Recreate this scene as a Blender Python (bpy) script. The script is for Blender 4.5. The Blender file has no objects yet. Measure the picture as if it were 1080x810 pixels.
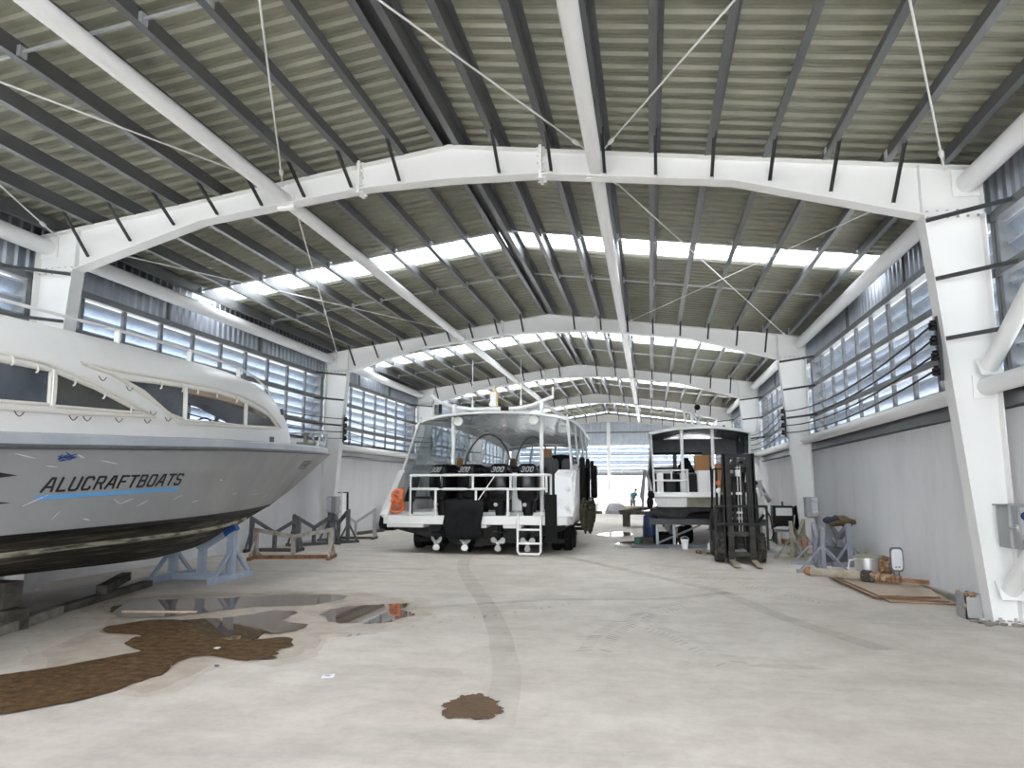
import bpy, bmesh, math, random
from mathutils import Vector, Matrix
random.seed(7)
SC = bpy.context.scene
COL = SC.collection
PI = math.pi
R = math.radians
V = Vector

# ------------------------------------------------------------------ materials
MATS = {}
def mat(name, col, rough=0.5, metal=0.0, col2=None, scale=4.0, stretch=(1, 1, 1), lo=0.35, hi=0.65, bump=0.0,
        bscale=None, spec=None, detail=6.0, rough2=None):
    m = bpy.data.materials.new(name); m.use_nodes = True
    nt = m.node_tree; b = nt.nodes['Principled BSDF']
    b.inputs['Base Color'].default_value = (*col, 1)
    b.inputs['Roughness'].default_value = rough
    b.inputs['Metallic'].default_value = metal
    if spec is not None: b.inputs['Specular IOR Level'].default_value = spec
    if col2 is not None or bump:
        tc = nt.nodes.new('ShaderNodeNewGeometry')
        mp = nt.nodes.new('ShaderNodeMapping'); mp.inputs['Scale'].default_value = stretch
        nt.links.new(tc.outputs['Position'], mp.inputs['Vector'])
        nz = nt.nodes.new('ShaderNodeTexNoise'); nz.inputs['Scale'].default_value = scale; nz.inputs['Detail'].default_value = detail
        nz.inputs['Roughness'].default_value = 0.62
        nt.links.new(mp.outputs['Vector'], nz.inputs['Vector'])
        if col2 is not None:
            rp = nt.nodes.new('ShaderNodeValToRGB')
            rp.color_ramp.elements[0].position = lo; rp.color_ramp.elements[0].color = (*col, 1)
            rp.color_ramp.elements[1].position = hi; rp.color_ramp.elements[1].color = (*col2, 1)
            nt.links.new(nz.outputs['Fac'], rp.inputs['Fac'])
            nt.links.new(rp.outputs['Color'], b.inputs['Base Color'])
        if rough2 is not None:
            mr = nt.nodes.new('ShaderNodeMapRange'); mr.inputs['From Min'].default_value = lo; mr.inputs['From Max'].default_value = hi
            mr.inputs['To Min'].default_value = rough; mr.inputs['To Max'].default_value = rough2
            nt.links.new(nz.outputs['Fac'], mr.inputs['Value']); nt.links.new(mr.outputs['Result'], b.inputs['Roughness'])
        if bump:
            src = nz
            if bscale:
                src = nt.nodes.new('ShaderNodeTexNoise'); src.inputs['Scale'].default_value = bscale; src.inputs['Detail'].default_value = 4
                nt.links.new(mp.outputs['Vector'], src.inputs['Vector'])
            bp = nt.nodes.new('ShaderNodeBump'); bp.inputs['Strength'].default_value = bump; bp.inputs['Distance'].default_value = 0.03
            nt.links.new(src.outputs['Fac'], bp.inputs['Height']); nt.links.new(bp.outputs['Normal'], b.inputs['Normal'])
    MATS[name] = m
    return m

def glassy(name, tint, opac, rough=0.03, bump=0.0, gloss=0.18, bscale=6):
    """clear sheet: part see-through, part tinted body, part glossy"""
    m = bpy.data.materials.new(name); m.use_nodes = True; nt = m.node_tree
    out = nt.nodes['Material Output']; nt.nodes.remove(nt.nodes['Principled BSDF'])
    tr = nt.nodes.new('ShaderNodeBsdfTransparent'); tr.inputs['Color'].default_value = (*tint, 1)
    df = nt.nodes.new('ShaderNodeBsdfDiffuse'); df.inputs['Color'].default_value = (*[c * 0.5 for c in tint], 1)
    gl = nt.nodes.new('ShaderNodeBsdfGlossy'); gl.inputs['Roughness'].default_value = rough
    a = nt.nodes.new('ShaderNodeMixShader'); a.inputs['Fac'].default_value = opac
    nt.links.new(tr.outputs[0], a.inputs[1]); nt.links.new(df.outputs[0], a.inputs[2])
    c = nt.nodes.new('ShaderNodeMixShader'); c.inputs['Fac'].default_value = gloss
    nt.links.new(a.outputs[0], c.inputs[1]); nt.links.new(gl.outputs[0], c.inputs[2])
    if bump:
        g = nt.nodes.new('ShaderNodeNewGeometry'); nz = nt.nodes.new('ShaderNodeTexNoise'); nz.inputs['Scale'].default_value = bscale
        nt.links.new(g.outputs['Position'], nz.inputs['Vector'])
        bp = nt.nodes.new('ShaderNodeBump'); bp.inputs['Strength'].default_value = bump; bp.inputs['Distance'].default_value = 0.05
        nt.links.new(nz.outputs['Fac'], bp.inputs['Height']); nt.links.new(bp.outputs['Normal'], gl.inputs['Normal'])
    nt.links.new(c.outputs[0], out.inputs['Surface'])
    MATS[name] = m

mat('white_steel', (.86, .86, .85), .42, col2=(.80, .80, .79), scale=1.2, lo=.55, hi=.9)
mat('white_wall', (.80, .805, .83), .75, col2=(.70, .705, .735), scale=1.6, stretch=(1, 1, .35), lo=.45, hi=.8, bump=.12, bscale=30)
mat('outside_wall', (.82, .82, .82), .8)
mat('shutter', (.60, .60, .60), .6)
mat('roof_sheet', (.37, .372, .295), .42, col2=(.30, .302, .24), scale=1.5, lo=.4, hi=.7)
mat('galv', (.25, .26, .27), .42, .5, col2=(.17, .18, .19), scale=3, stretch=(1, .3, 1), lo=.35, hi=.7)
mat('galv_light', (.62, .64, .66), .4, .45, col2=(.5, .52, .55), scale=5)
mat('galv_sheet', (.50, .54, .60), .38, .55, col2=(.40, .44, .50), scale=2.5, lo=.35, hi=.7)
mat('slat', (.42, .47, .54), .36, .5, col2=(.30, .345, .41), scale=4, stretch=(1, 1, 1), lo=.35, hi=.7)
mat('slat_lip_glint', (.62, .66, .72), .35, .2)  # pale colour stands in for light catching the inner slat edges
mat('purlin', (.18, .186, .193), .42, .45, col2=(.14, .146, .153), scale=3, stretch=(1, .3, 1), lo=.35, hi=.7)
mat('girt', (.20, .21, .22), .5, .4)
mat('brace', (.05, .052, .055), .5, .4)
mat('rod', (.75, .75, .73), .45)
mat('steel_bolt', (.45, .45, .45), .4, .7)
mat('black', (.006, .006, .0065), .5, spec=.25)
mat('black_gloss', (.005, .005, .006), .25, spec=.3)
mat('rubber', (.008, .008, .008), .75, spec=.2)
mat('cable', (.015, .015, .015), .6)
mat('hull_grey', (.40, .41, .42), .36, .25, col2=(.32, .33, .34), scale=.9, lo=.35, hi=.75, rough2=.5)
mat('gunwale_grey', (.40, .43, .48), .4, .1, col2=(.50, .53, .57), scale=1.3, lo=.45, hi=.7)
mat('boat_white', (.82, .82, .81), .38, col2=(.76, .76, .74), scale=1.4, lo=.5, hi=.8)
mat('boat_white_scuffed', (.80, .80, .80), .45, col2=(.42, .43, .44), scale=2.2, stretch=(1, 1, .45), lo=.56, hi=.72)
mat('moss', (.030, .026, .020), .85, col2=(.30, .28, .20), scale=7, stretch=(1.6, .14, 2.2), lo=.50, hi=.78, bump=.4, bscale=14)
mat('moss_pale', (.50, .48, .38), .85, col2=(.10, .09, .06), scale=7, stretch=(1.6, .3, 2.5), lo=.45, hi=.62)
mat('dark_hull', (.012, .012, .012), .6, spec=.3, col2=(.055, .052, .045), scale=4, lo=.45, hi=.75)
mat('vinyl_dark', (.055, .068, .085), .12, col2=(.10, .115, .135), scale=2.5, bump=.15, bscale=5)
mat('vinyl_olive', (.060, .060, .052), .15, col2=(.085, .085, .072), scale=3)
mat('cream_trim', (.76, .74, .68), .6)
mat('tan_lining', (.55, .45, .36), .7)
mat('blue_stripe', (.13, .42, .80), .4)
mat('blue_scuff', (.015, .05, .22), .5)
mat('rag_navy', (.02, .025, .045), .85)
mat('white_scratch', (.75, .75, .75), .6)
mat('stand_blue', (.42, .49, .60), .5, col2=(.36, .42, .52), scale=5)
mat('stand_tape', (.02, .09, .38), .4)
mat('stand_lilac', (.27, .28, .33), .5, col2=(.21, .22, .26), scale=5)
mat('stand_grey', (.10, .108, .12), .55, .2, col2=(.14, .145, .155), scale=5)
mat('stand_pale', (.52, .53, .53), .5, .2, col2=(.42, .41, .38), scale=6)
mat('stand_rusty', (.46, .44, .40), .7, col2=(.24, .15, .09), scale=5, lo=.5, hi=.68)
mat('rust', (.22, .09, .035), .85, col2=(.34, .20, .11), scale=9, lo=.4, hi=.65, bump=.3)
mat('rust_flaky', (.20, .085, .03), .85, col2=(.45, .36, .25), scale=13, lo=.45, hi=.62, bump=.5)
mat('shaft_grey', (.38, .34, .28), .7, col2=(.25, .14, .08), scale=8, lo=.5, hi=.75)
mat('olive_metal', (.21, .20, .15), .7, col2=(.30, .29, .24), scale=5)
mat('timber_dark', (.035, .03, .024), .85, col2=(.11, .10, .085), scale=6, stretch=(1, .3, 1))
mat('timber_grey', (.30, .28, .24), .8, col2=(.17, .16, .13), scale=6)
mat('plywood', (.50, .42, .34), .75, col2=(.42, .34, .27), scale=2.5, stretch=(1, .4, 1))
mat('plywood_edge', (.30, .17, .09), .8, col2=(.20, .10, .05), scale=12)
mat('wood_pale', (.60, .48, .36), .75, col2=(.45, .34, .24), scale=6)
mat('cardboard', (.36, .18, .07), .75)
mat('orange', (.72, .17, .05), .5)
mat('blue_drum', (.015, .028, .085), .5)
mat('blue_drum_bright', (.03, .20, .55), .4)
mat('green_tin', (.03, .12, .08), .5)
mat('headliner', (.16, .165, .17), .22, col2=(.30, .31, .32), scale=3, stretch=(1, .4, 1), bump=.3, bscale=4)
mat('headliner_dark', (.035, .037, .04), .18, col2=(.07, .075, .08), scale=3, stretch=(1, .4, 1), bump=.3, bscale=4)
mat('seat_grey', (.10, .105, .11), .6)
mat('fabric_grey', (.42, .43, .46), .85, col2=(.33, .34, .37), scale=5, bump=.6, bscale=6)
mat('fabric_white', (.66, .67, .70), .8, col2=(.55, .56, .60), scale=5, bump=.5, bscale=6)
mat('fabric_black', (.007, .007, .0075), .85, bump=.5, bscale=12, col2=(.012, .012, .013), spec=.2)
mat('net_olive', (.03, .03, .02), .9, col2=(.085, .08, .05), scale=18)
mat('brown_cloth', (.20, .13, .05), .9, col2=(.08, .06, .05), scale=9)
mat('fork_black', (.007, .007, .0065), .5, col2=(.018, .017, .014), scale=6, spec=.3)
mat('fork_dusty', (.018, .017, .014), .6, col2=(.06, .056, .045), scale=7, spec=.3)
mat('tyre_dusty', (.02, .019, .017), .85, col2=(.11, .10, .08), scale=10, lo=.4, hi=.7)
mat('fork_blade', (.42, .36, .28), .55, .2, col2=(.28, .24, .18), scale=9)
mat('box_grey', (.36, .37, .375), .5, .2)
mat('box_pale', (.60, .61, .63), .45, .2)
mat('chrome', (.7, .7, .7), .2, 1.0)
mat('aluminium', (.62, .62, .62), .35, .8)
mat('prop_pale', (.66, .66, .65), .35, .3)
mat('lamp_white', (.85, .85, .80), .3)
mat('paper', (.85, .85, .86), .7)
mat('ink', (.12, .14, .28), .6)
mat('lettering_black', (.012, .012, .014), .45)
mat('lettering_white', (.36, .36, .37), .4)
mat('yellow', (.62, .48, .18), .6)
mat('red', (.5, .03, .02), .5)
mat('skin', (.42, .25, .17), .6)
mat('teal_shirt', (.10, .33, .42), .8)
mat('trousers', (.12, .14, .19), .85)
mat('hair', (.012, .01, .009), .6)
mat('leather', (.16, .09, .05), .7)
mat('mirror_white', (.80, .81, .84), .3)
mat('mud', (.055, .031, .013), .8, spec=.2, col2=(.165, .098, .045), scale=11, lo=.36, hi=.66, bump=.8, bscale=60, detail=9)
mat('mud_damp', (.09, .052, .025), .6, spec=.25, col2=(.14, .082, .042), scale=6, bump=.35, bscale=50)
mat('silt', (.33, .27, .20), .7, col2=(.42, .36, .29), scale=5)
mat('asphalt', (.42, .42, .41), .9)
glassy('clear_vinyl', (.80, .84, .86), .12, .10, .6, .32, 7)
glassy('tinted_glass', (.10, .11, .12), .35, .03, .0, .14)
glassy('clear_glass', (.80, .85, .86), .06, .03, .0, .10)

def special_mats():
    # skylight sheet: lets daylight through, scattering it
    m = bpy.data.materials.new('skylight_sheet'); m.use_nodes = True; nt = m.node_tree
    nt.nodes.remove(nt.nodes['Principled BSDF'])
    t = nt.nodes.new('ShaderNodeBsdfTranslucent'); t.inputs['Color'].default_value = (.93, .95, .97, 1)
    c = nt.nodes.new('ShaderNodeBsdfTransparent'); c.inputs['Color'].default_value = (.9, .93, .95, 1)
    x = nt.nodes.new('ShaderNodeMixShader'); x.inputs['Fac'].default_value = .55
    nt.links.new(t.outputs[0], x.inputs[1]); nt.links.new(c.outputs[0], x.inputs[2])
    nt.links.new(x.outputs[0], nt.nodes['Material Output'].inputs['Surface']); MATS['skylight_sheet'] = m
    # standing water
    m = bpy.data.materials.new('water'); m.use_nodes = True; nt = m.node_tree; b = nt.nodes['Principled BSDF']
    b.inputs['Base Color'].default_value = (.16, .115, .075, 1); b.inputs['Roughness'].default_value = .025
    b.inputs['Specular IOR Level'].default_value = .9
    MATS['water'] = m
    # thin dark tyre dust on concrete, patchy
    for nm, col, cov in (('tyre_dust', (.36, .34, .32), .19), ('tyre_dust_faint', (.36, .34, .32), .10), ('tread_dust', (.28, .285, .30), .32), ('rust_dust', (.50, .38, .27), .16)):
        m = bpy.data.materials.new(nm); m.use_nodes = True; nt = m.node_tree; b = nt.nodes['Principled BSDF']
        b.inputs['Base Color'].default_value = (*col, 1); b.inputs['Roughness'].default_value = .8
        g = nt.nodes.new('ShaderNodeNewGeometry'); nz = nt.nodes.new('ShaderNodeTexNoise'); nz.inputs['Scale'].default_value = 3.2; nz.inputs['Detail'].default_value = 8
        nt.links.new(g.outputs['Position'], nz.inputs['Vector'])
        mr = nt.nodes.new('ShaderNodeMapRange'); mr.inputs['From Min'].default_value = .35; mr.inputs['From Max'].default_value = .7
        mr.inputs['To Min'].default_value = .08; mr.inputs['To Max'].default_value = cov
        nt.links.new(nz.outputs['Fac'], mr.inputs['Value']); nt.links.new(mr.outputs['Result'], b.inputs['Alpha'])
        MATS[nm] = m
    # concrete floor: pale, clouded, with faint darker scuffs
    m = bpy.data.materials.new('concrete'); m.use_nodes = True; nt = m.node_tree; b = nt.nodes['Principled BSDF']
    g = nt.nodes.new('ShaderNodeNewGeometry')
    def noise(sc, det=6, rgh=.6, st=None):
        n = nt.nodes.new('ShaderNodeTexNoise'); n.inputs['Scale'].default_value = sc; n.inputs['Detail'].default_value = det; n.inputs['Roughness'].default_value = rgh
        if st:
            mp = nt.nodes.new('ShaderNodeMapping'); mp.inputs['Scale'].default_value = st
            nt.links.new(g.outputs['Position'], mp.inputs['Vector']); nt.links.new(mp.outputs['Vector'], n.inputs['Vector'])
        else: nt.links.new(g.outputs['Position'], n.inputs['Vector'])
        return n
    def ramp(n, a, ca, c, cc):
        r = nt.nodes.new('ShaderNodeValToRGB'); e = r.color_ramp.elements
        e[0].position = a; e[0].color = (*ca, 1); e[1].position = c; e[1].color = (*cc, 1)
        nt.links.new(n.outputs['Fac'], r.inputs['Fac']); return r
    def mul(a, bb, f=1.0):
        x = nt.nodes.new('ShaderNodeMix'); x.data_type = 'RGBA'; x.blend_type = 'MULTIPLY'; x.inputs['Factor'].default_value = f
        nt.links.new(a, x.inputs[6]); nt.links.new(bb, x.inputs[7]); return x.outputs[2]
    base = ramp(noise(.35), .35, (.56, .515, .465), .65, (.68, .635, .585))
    mid = ramp(noise(1.7, 8, .7), .38, (.84, .83, .82), .60, (1, 1, 1))
    fine = ramp(noise(9, 8, .75), .30, (.86, .85, .84), .55, (1, 1, 1))
    streak = ramp(noise(1.1, 7, .7, (.25, 1.6, 1)), .30, (.80, .80, .82), .48, (1, 1, 1))
    c = mul(base.outputs[0], mid.outputs[0]); c = mul(c, fine.outputs[0], .7); c = mul(c, streak.outputs[0], .8)
    nt.links.new(c, b.inputs['Base Color'])
    b.inputs['Roughness'].default_value = .62
    b.inputs['Specular IOR Level'].default_value = .35
    MATS['concrete'] = m
special_mats()

# ------------------------------------------------------------------ mesh builder
ORG = {}
class MB:
    def __init__(s): s.v = []; s.f = []; s.mi = []; s.cur = 0
    def add(s, vs, fs):
        o = len(s.v); s.v.extend([V(p) for p in vs]); s.f.extend([[i + o for i in f] for f in fs]); s.mi.extend([s.cur] * len(fs)); return s
    def box(s, c, d, rot=None):
        c = V(c); x, y, z = d[0] / 2, d[1] / 2, d[2] / 2
        vs = [V((a, b, e)) for a in (-x, x) for b in (-y, y) for e in (-z, z)]
        if rot is not None: vs = [rot @ p for p in vs]
        return s.add([p + c for p in vs], [(0, 1, 3, 2), (4, 6, 7, 5), (0, 4, 5, 1), (2, 3, 7, 6), (0, 2, 6, 4), (1, 5, 7, 3)])
    def bb(s, x0, x1, y0, y1, z0, z1): return s.box(((x0 + x1) / 2, (y0 + y1) / 2, (z0 + z1) / 2), (abs(x1 - x0), abs(y1 - y0), abs(z1 - z0)))
    def beam(s, a, b, w, h, up=(0, 0, 1)):
        a, b = V(a), V(b); d = (b - a).normalized(); up = V(up)
        if abs(d.dot(up)) > .98: up = V((0, 1, 0))
        x = d.cross(up).normalized(); u = x.cross(d)
        vs = []
        for p in (a, b):
            for i, j in ((-1, -1), (1, -1), (1, 1), (-1, 1)): vs.append(p + x * (w / 2 * i) + u * (h / 2 * j))
        return s.add(vs, [(3, 2, 1, 0), (4, 5, 6, 7), (0, 1, 5, 4), (1, 2, 6, 5), (2, 3, 7, 6), (3, 0, 4, 7)])
    def loft(s, rings, closed=True, cap0=True, cap1=True):
        n = len(rings[0]); vs = [p for r in rings for p in r]; fs = []
        for k in range(len(rings) - 1):
            for i in range(n if closed else n - 1):
                j = (i + 1) % n
                fs.append((k * n + i, k * n + j, (k + 1) * n + j, (k + 1) * n + i))
        if closed and cap0: fs.append(tuple(range(n - 1, -1, -1)))
        if closed and cap1: fs.append(tuple((len(rings) - 1) * n + i for i in range(n)))
        return s.add(vs, fs)
    def tube(s, pts, r, n=8, closed=False):
        pts = [V(p) for p in pts]; m = len(pts); rr = r if isinstance(r, (list, tuple)) else [r] * m
        rings = []; prev = None
        for i, p in enumerate(pts):
            a = pts[(i - 1) % m] if (closed or i > 0) else p; b = pts[(i + 1) % m] if (closed or i < m - 1) else p
            d = (b - a).normalized() if (b - a).length > 1e-9 else V((0, 0, 1))
            if prev is None:
                u = V((0, 0, 1)) if abs(d.z) < .9 else V((1, 0, 0)); x = d.cross(u).normalized()
            else:
                x = (prev - d * prev.dot(d)); x = x.normalized() if x.length > 1e-6 else d.orthogonal().normalized()
            prev = x; y = d.cross(x)
            rings.append([p + x * (rr[i] * math.cos(t)) + y * (rr[i] * math.sin(t)) for t in [2 * PI * k / n for k in range(n)]])
        if closed: rings.append(rings[0])
        return s.loft(rings, True, not closed, not closed)
    def cyl(s, a, b, r0, r1=None, n=16): return s.tube([a, b], [r0, r1 if r1 is not None else r0], n)
    def lathe(s, prof, c=(0, 0, 0), axis=(0, 0, 1), n=20):
        ax = V(axis).normalized(); x = ax.orthogonal().normalized(); y = ax.cross(x); c = V(c)
        return s.loft([[c + ax * h + x * (r * math.cos(2 * PI * k / n)) + y * (r * math.sin(2 * PI * k / n)) for k in range(n)] for r, h in prof], True)
    def sphere(s, c, r, sc=(1, 1, 1), n=14, m=9, rot=None):
        rings = []
        for k in range(m):
            ph = PI * (k + .08) / (m - .84); ring = []
            for i in range(n):
                p = V((r * sc[0] * math.sin(ph) * math.cos(2 * PI * i / n), r * sc[1] * math.sin(ph) * math.sin(2 * PI * i / n), -r * sc[2] * math.cos(ph)))
                if rot is not None: p = rot @ p
                ring.append(p + V(c))
            rings.append(ring)
        return s.loft(rings)
    def prism(s, poly, off):
        n = len(poly); poly = [V(p) for p in poly]; off = V(off)
        return s.add(poly + [p + off for p in poly], [tuple(range(n - 1, -1, -1)), tuple(range(n, 2 * n))] + [(i, (i + 1) % n, n + (i + 1) % n, n + i) for i in range(n)])
    def jitter(s, a, seed=1):
        rg = random.Random(seed)
        for p in s.v: p += V((rg.uniform(-a, a), rg.uniform(-a, a), rg.uniform(-a, a)))
        return s
    def build(s, name, m, parent=None, smooth=True, org=None, bevel=0.0):
        if parent is not None: o0 = ORG[parent.name]
        elif org is not None: o0 = V(org)
        else:
            xs = [p.x for p in s.v]; ys = [p.y for p in s.v]; zs = [p.z for p in s.v]
            o0 = V(((min(xs) + max(xs)) / 2, (min(ys) + max(ys)) / 2, min(zs)))
        me = bpy.data.meshes.new(name); me.from_pydata([p - o0 for p in s.v], [], s.f)
        ms = m if isinstance(m, (list, tuple)) else [m]
        for q in ms: me.materials.append(MATS[q])
        if len(ms) > 1:
            for pl, k in zip(me.polygons, s.mi): pl.material_index = k
        bm = bmesh.new(); bm.from_mesh(me); bmesh.ops.recalc_face_normals(bm, faces=bm.faces); bm.to_mesh(me); bm.free()
        if smooth:
            me.polygons.foreach_set('use_smooth', [True] * len(me.polygons)); me.set_sharp_from_angle(angle=R(38))
        o = bpy.data.objects.new(name, me); COL.objects.link(o)
        if parent is not None: o.parent = parent
        else: o.location = o0
        ORG[o.name] = o0
        if bevel:
            b = o.modifiers.new('soft', 'BEVEL'); b.width = bevel; b.segments = 2; b.limit_method = 'ANGLE'
        return o

def tag(o, label, cat, group=None, kind=None):
    o['label'] = label; o['category'] = cat
    if group: o['group'] = group
    if kind: o['kind'] = kind
    return o
def thing(name, loc, label, cat, group=None):
    o = bpy.data.objects.new(name, None); COL.objects.link(o); o.location = loc; o.empty_display_size = .2
    ORG[o.name] = V(loc); return tag(o, label, cat, group)
def struct(o): o['kind'] = 'structure'; return o
def copy_tree(o, parent=None):
    c = o.copy(); COL.objects.link(c)
    if parent is not None: c.parent = parent
    for ch in list(o.children): copy_tree(ch, c)
    return c
def lerp(a, b, t): return a + (b - a) * t
def interp(x, xs, ys):
    if x <= xs[0]: return ys[0]
    for i in range(len(xs) - 1):
        if x <= xs[i + 1]: return lerp(ys[i], ys[i + 1], (x - xs[i]) / (xs[i + 1] - xs[i]))
    return ys[-1]
def inpoly(x, y, poly):
    c = False; n = len(poly)
    for i in range(n):
        x0, y0 = poly[i]; x1, y1 = poly[i - 1]
        if (y0 > y) != (y1 > y) and x < (x1 - x0) * (y - y0) / (y1 - y0) + x0: c = not c
    return c
ORD = ['first', 'second', 'third', 'fourth', 'fifth', 'sixth', 'seventh', 'eighth', 'ninth', 'tenth']

# stroke lettering (drawn as ribbons)
GLY = {'A': [[(0, 0), (.42, 1), (.72, 1), (.95, 0)], [(.17, .33), (.86, .33)]], 'L': [[(.05, 1), (.05, 0), (.8, 0)]],
       'U': [[(.05, 1), (.05, .12), (.18, 0), (.75, 0), (.88, .12), (.88, 1)]],
       'C': [[(.85, .8), (.85, .9), (.72, 1), (.18, 1), (.05, .88), (.05, .12), (.18, 0), (.72, 0), (.85, .1), (.85, .2)]],
       'R': [[(.05, 0), (.05, 1), (.75, 1), (.86, .88), (.86, .6), (.75, .48), (.05, .48)], [(.55, .48), (.88, 0)]],
       'F': [[(.05, 0), (.05, 1), (.85, 1)], [(.05, .52), (.7, .52)]], 'T': [[(0, 1), (.95, 1)], [(.47, 1), (.47, 0)]],
       'B': [[(.05, 0), (.05, 1), (.72, 1), (.82, .9), (.82, .62), (.72, .52), (.05, .52)], [(.72, .52), (.87, .42), (.87, .1), (.75, 0), (.05, 0)]],
       'O': [[(.18, 0), (.05, .12), (.05, .88), (.18, 1), (.75, 1), (.88, .88), (.88, .12), (.75, 0), (.18, 0)]],
       'S': [[(.86, .85), (.75, 1), (.18, 1), (.05, .88), (.05, .62), (.16, .52), (.75, .48), (.87, .38), (.87, .12), (.75, 0), (.18, 0), (.05, .15)]],
       '3': [[(.05, .9), (.15, 1), (.75, 1), (.87, .88), (.87, .62), (.75, .52), (.3, .52)], [(.75, .52), (.87, .4), (.87, .12), (.75, 0), (.15, 0), (.05, .1)]]}
GLY['0'] = GLY['O']
def letters(mb, text, fn, slant=.18, wl=.78, gap=.28, th=.13, step=.12):
    """fn(u, v, w) -> world point; u in letter heights, v 0..1, w = outward offset"""
    x = 0.0
    for ch in text:
        for line in GLY.get(ch, []):
            for (a, b) in zip(line[:-1], line[1:]):
                ax, ay, bx, by = a[0] * wl + x + slant * a[1], a[1], b[0] * wl + x + slant * b[1], b[1]
                L = math.hypot(bx - ax, by - ay); 
                if L < 1e-6: continue
                dx, dy = (bx - ax) / L, (by - ay) / L; nx, ny = -dy * th / 2, dx * th / 2
                ax -= dx * th * .4; ay -= dy * th * .4; bx += dx * th * .4; by += dy * th * .4
                n = max(1, int(L / step)); rings = []
                for k in range(n + 1):
                    px, py = lerp(ax, bx, k / n), lerp(ay, by, k / n)
                    rings.append([fn(px + nx, py + ny, 0), fn(px - nx, py - ny, 0), fn(px - nx, py - ny, 1), fn(px + nx, py + ny, 1)])
                mb.loft(rings)
        x += wl + gap + {'A': .06, 'L': -.16, 'T': -.02, 'F': -.08}.get(ch, 0)
    return x - gap
def text_width(text, wl=.78, gap=.28): return sum(wl + gap + {'A': .06, 'L': -.16, 'T': -.02, 'F': -.08}.get(c, 0) for c in text) - gap

# ------------------------------------------------------------------ building dimensions
XL, XR, XM = -10.0, 4.37, -2.87
HE, HR = 5.81, 6.78
FY = [10.07, 21.12, 30.33, 40.3, 52.3]           # portal frames
Y0, Y1 = -10.6, 52.6
YB = -0.6                                          # where the bay above the viewer starts
def rtop(x):                                       # top of rafter
    return HR - (HR - HE) * ((x - XM) / (XR - XM) if x > XM else (XM - x) / (XM - XL))
SHEET = .32
WLX, WRX = -10.32, 4.58                            # inner faces of the lower walls

# floor and ground
b = MB(); b.bb(WLX - .2, WRX + .2, Y0 - 1, 54, -.15, 0); fl = struct(b.build('floor', 'concrete', org=(0, 0, 0)))
b = MB(); b.bb(-120, 120, -60, 160, -.5, -.152); struct(b.build('ground', 'asphalt', org=(0, 0, -.15)))
def ribbon(mb, pts, w, z=.002):
    pts = [V((p[0], p[1], 0)) for p in pts]; L = []
    for i, p in enumerate(pts):
        d = (pts[min(i + 1, len(pts) - 1)] - pts[max(i - 1, 0)]).normalized(); n = V((-d.y, d.x, 0))
        L.append([p + n * (w / 2) + V((0, 0, z)), p - n * (w / 2) + V((0, 0, z))])
    mb.loft(L, closed=False); return mb
def curve_pts(P, n=24):
    out = []
    for i in range(n + 1):
        t = i / n * (len(P) - 1); k = min(int(t), len(P) - 2); u = t - k
        p0, p1, p2, p3 = P[max(k - 1, 0)], P[k], P[k + 1], P[min(k + 2, len(P) - 1)]
        out.append(tuple(.5 * (2 * p1[j] + (p2[j] - p0[j]) * u + (2 * p0[j] - 5 * p1[j] + 4 * p2[j] - p3[j]) * u * u + (3 * p1[j] - p0[j] - 3 * p2[j] + p3[j]) * u ** 3) for j in range(2)))
    return out
b = MB(); ribbon(b, curve_pts([(-4.35, 17.2), (-3.9, 15), (-3.1, 12.5), (-2.3, 10.2), (-1.75, 8.4), (-1.5, 7.4)]), .26)
b.build('tyre_track', 'tyre_dust', fl)
b = MB(); ribbon(b, curve_pts([(-1.5, 7.4), (-1.28, 6.5), (-1.1, 5.2)]), .26); b.build('tyre_track', 'tyre_dust_faint', fl)
b = MB(); ribbon(b, curve_pts([(-2.3, 17.8), (-.9, 15.5), (.2, 13.6), (1.0, 12.2), (1.6, 10), (2.3, 8.2)]), .24, .0025)
ribbon(b, curve_pts([(-3.3, 9.6), (-2.2, 10.4), (-1.2, 10.9), (0.1, 11.2), (1.2, 12.1)]), .2, .003)
b.build('tyre_track', 'tyre_dust', fl)
b = MB(); rg = random.Random(3)
def treads(P, n, w, z):
    pts = curve_pts(P, n)
    for i in range(n):
        p = V((*pts[i], 0)); d = (V((*pts[i + 1], 0)) - p).normalized(); q = V((-d.y, d.x, 0))
        for sgn in (-1, 1):
            if rg.random() < .3: continue
            a = p + q * (.03 * sgn) + d * .05; c = p + q * (w / 2 * sgn) - d * .05
            wd = .012 + rg.random() * .012
            b.add([a + d * wd + V((0, 0, z)), a - d * wd + V((0, 0, z)), c - d * wd + V((0, 0, z)), c + d * wd + V((0, 0, z))], [(0, 1, 2, 3)])
treads([(-.6, 7.6), (-.5, 8.6), (-.1, 9.8), (.5, 11), (.9, 12.6), (.6, 14.4), (-.5, 16.2)], 70, .34, .0035)
treads([(.7, 7.3), (.3, 8.4), (-.2, 9.4), (.3, 10.8)], 34, .34, .004)
treads([(-3.4, 7.9), (-2.6, 8.9), (-1.8, 9.8), (-1.2, 10.6)], 22, .3, .0045)
treads([(2.4, 11.3), (1.6, 13), (.6, 15), (-.6, 17), (-2.2, 18.6)], 66, .3, .003)
b.build('tread_marks', 'tread_dust', fl)
b = MB()
for cx, cy, rx, ry in ((-5.8, 13.6, 1.0, .35), (1.2, 13.9, .9, .3), (-4.9, 14.2, .8, .2), (-2.0, 6.5, .5, .2), (-5.4, 10.6, .9, .3), (1.2, 7.3, .4, .12)):
    rg = random.Random(cx); b.add([(cx + rx * math.cos(t) * rg.uniform(.6, 1), cy + ry * math.sin(t) * rg.uniform(.6, 1), .0018) for t in [2 * PI * k / 18 for k in range(18)]], [tuple(range(18))])
b.build('rust_stain', 'rust_dust', fl)

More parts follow.
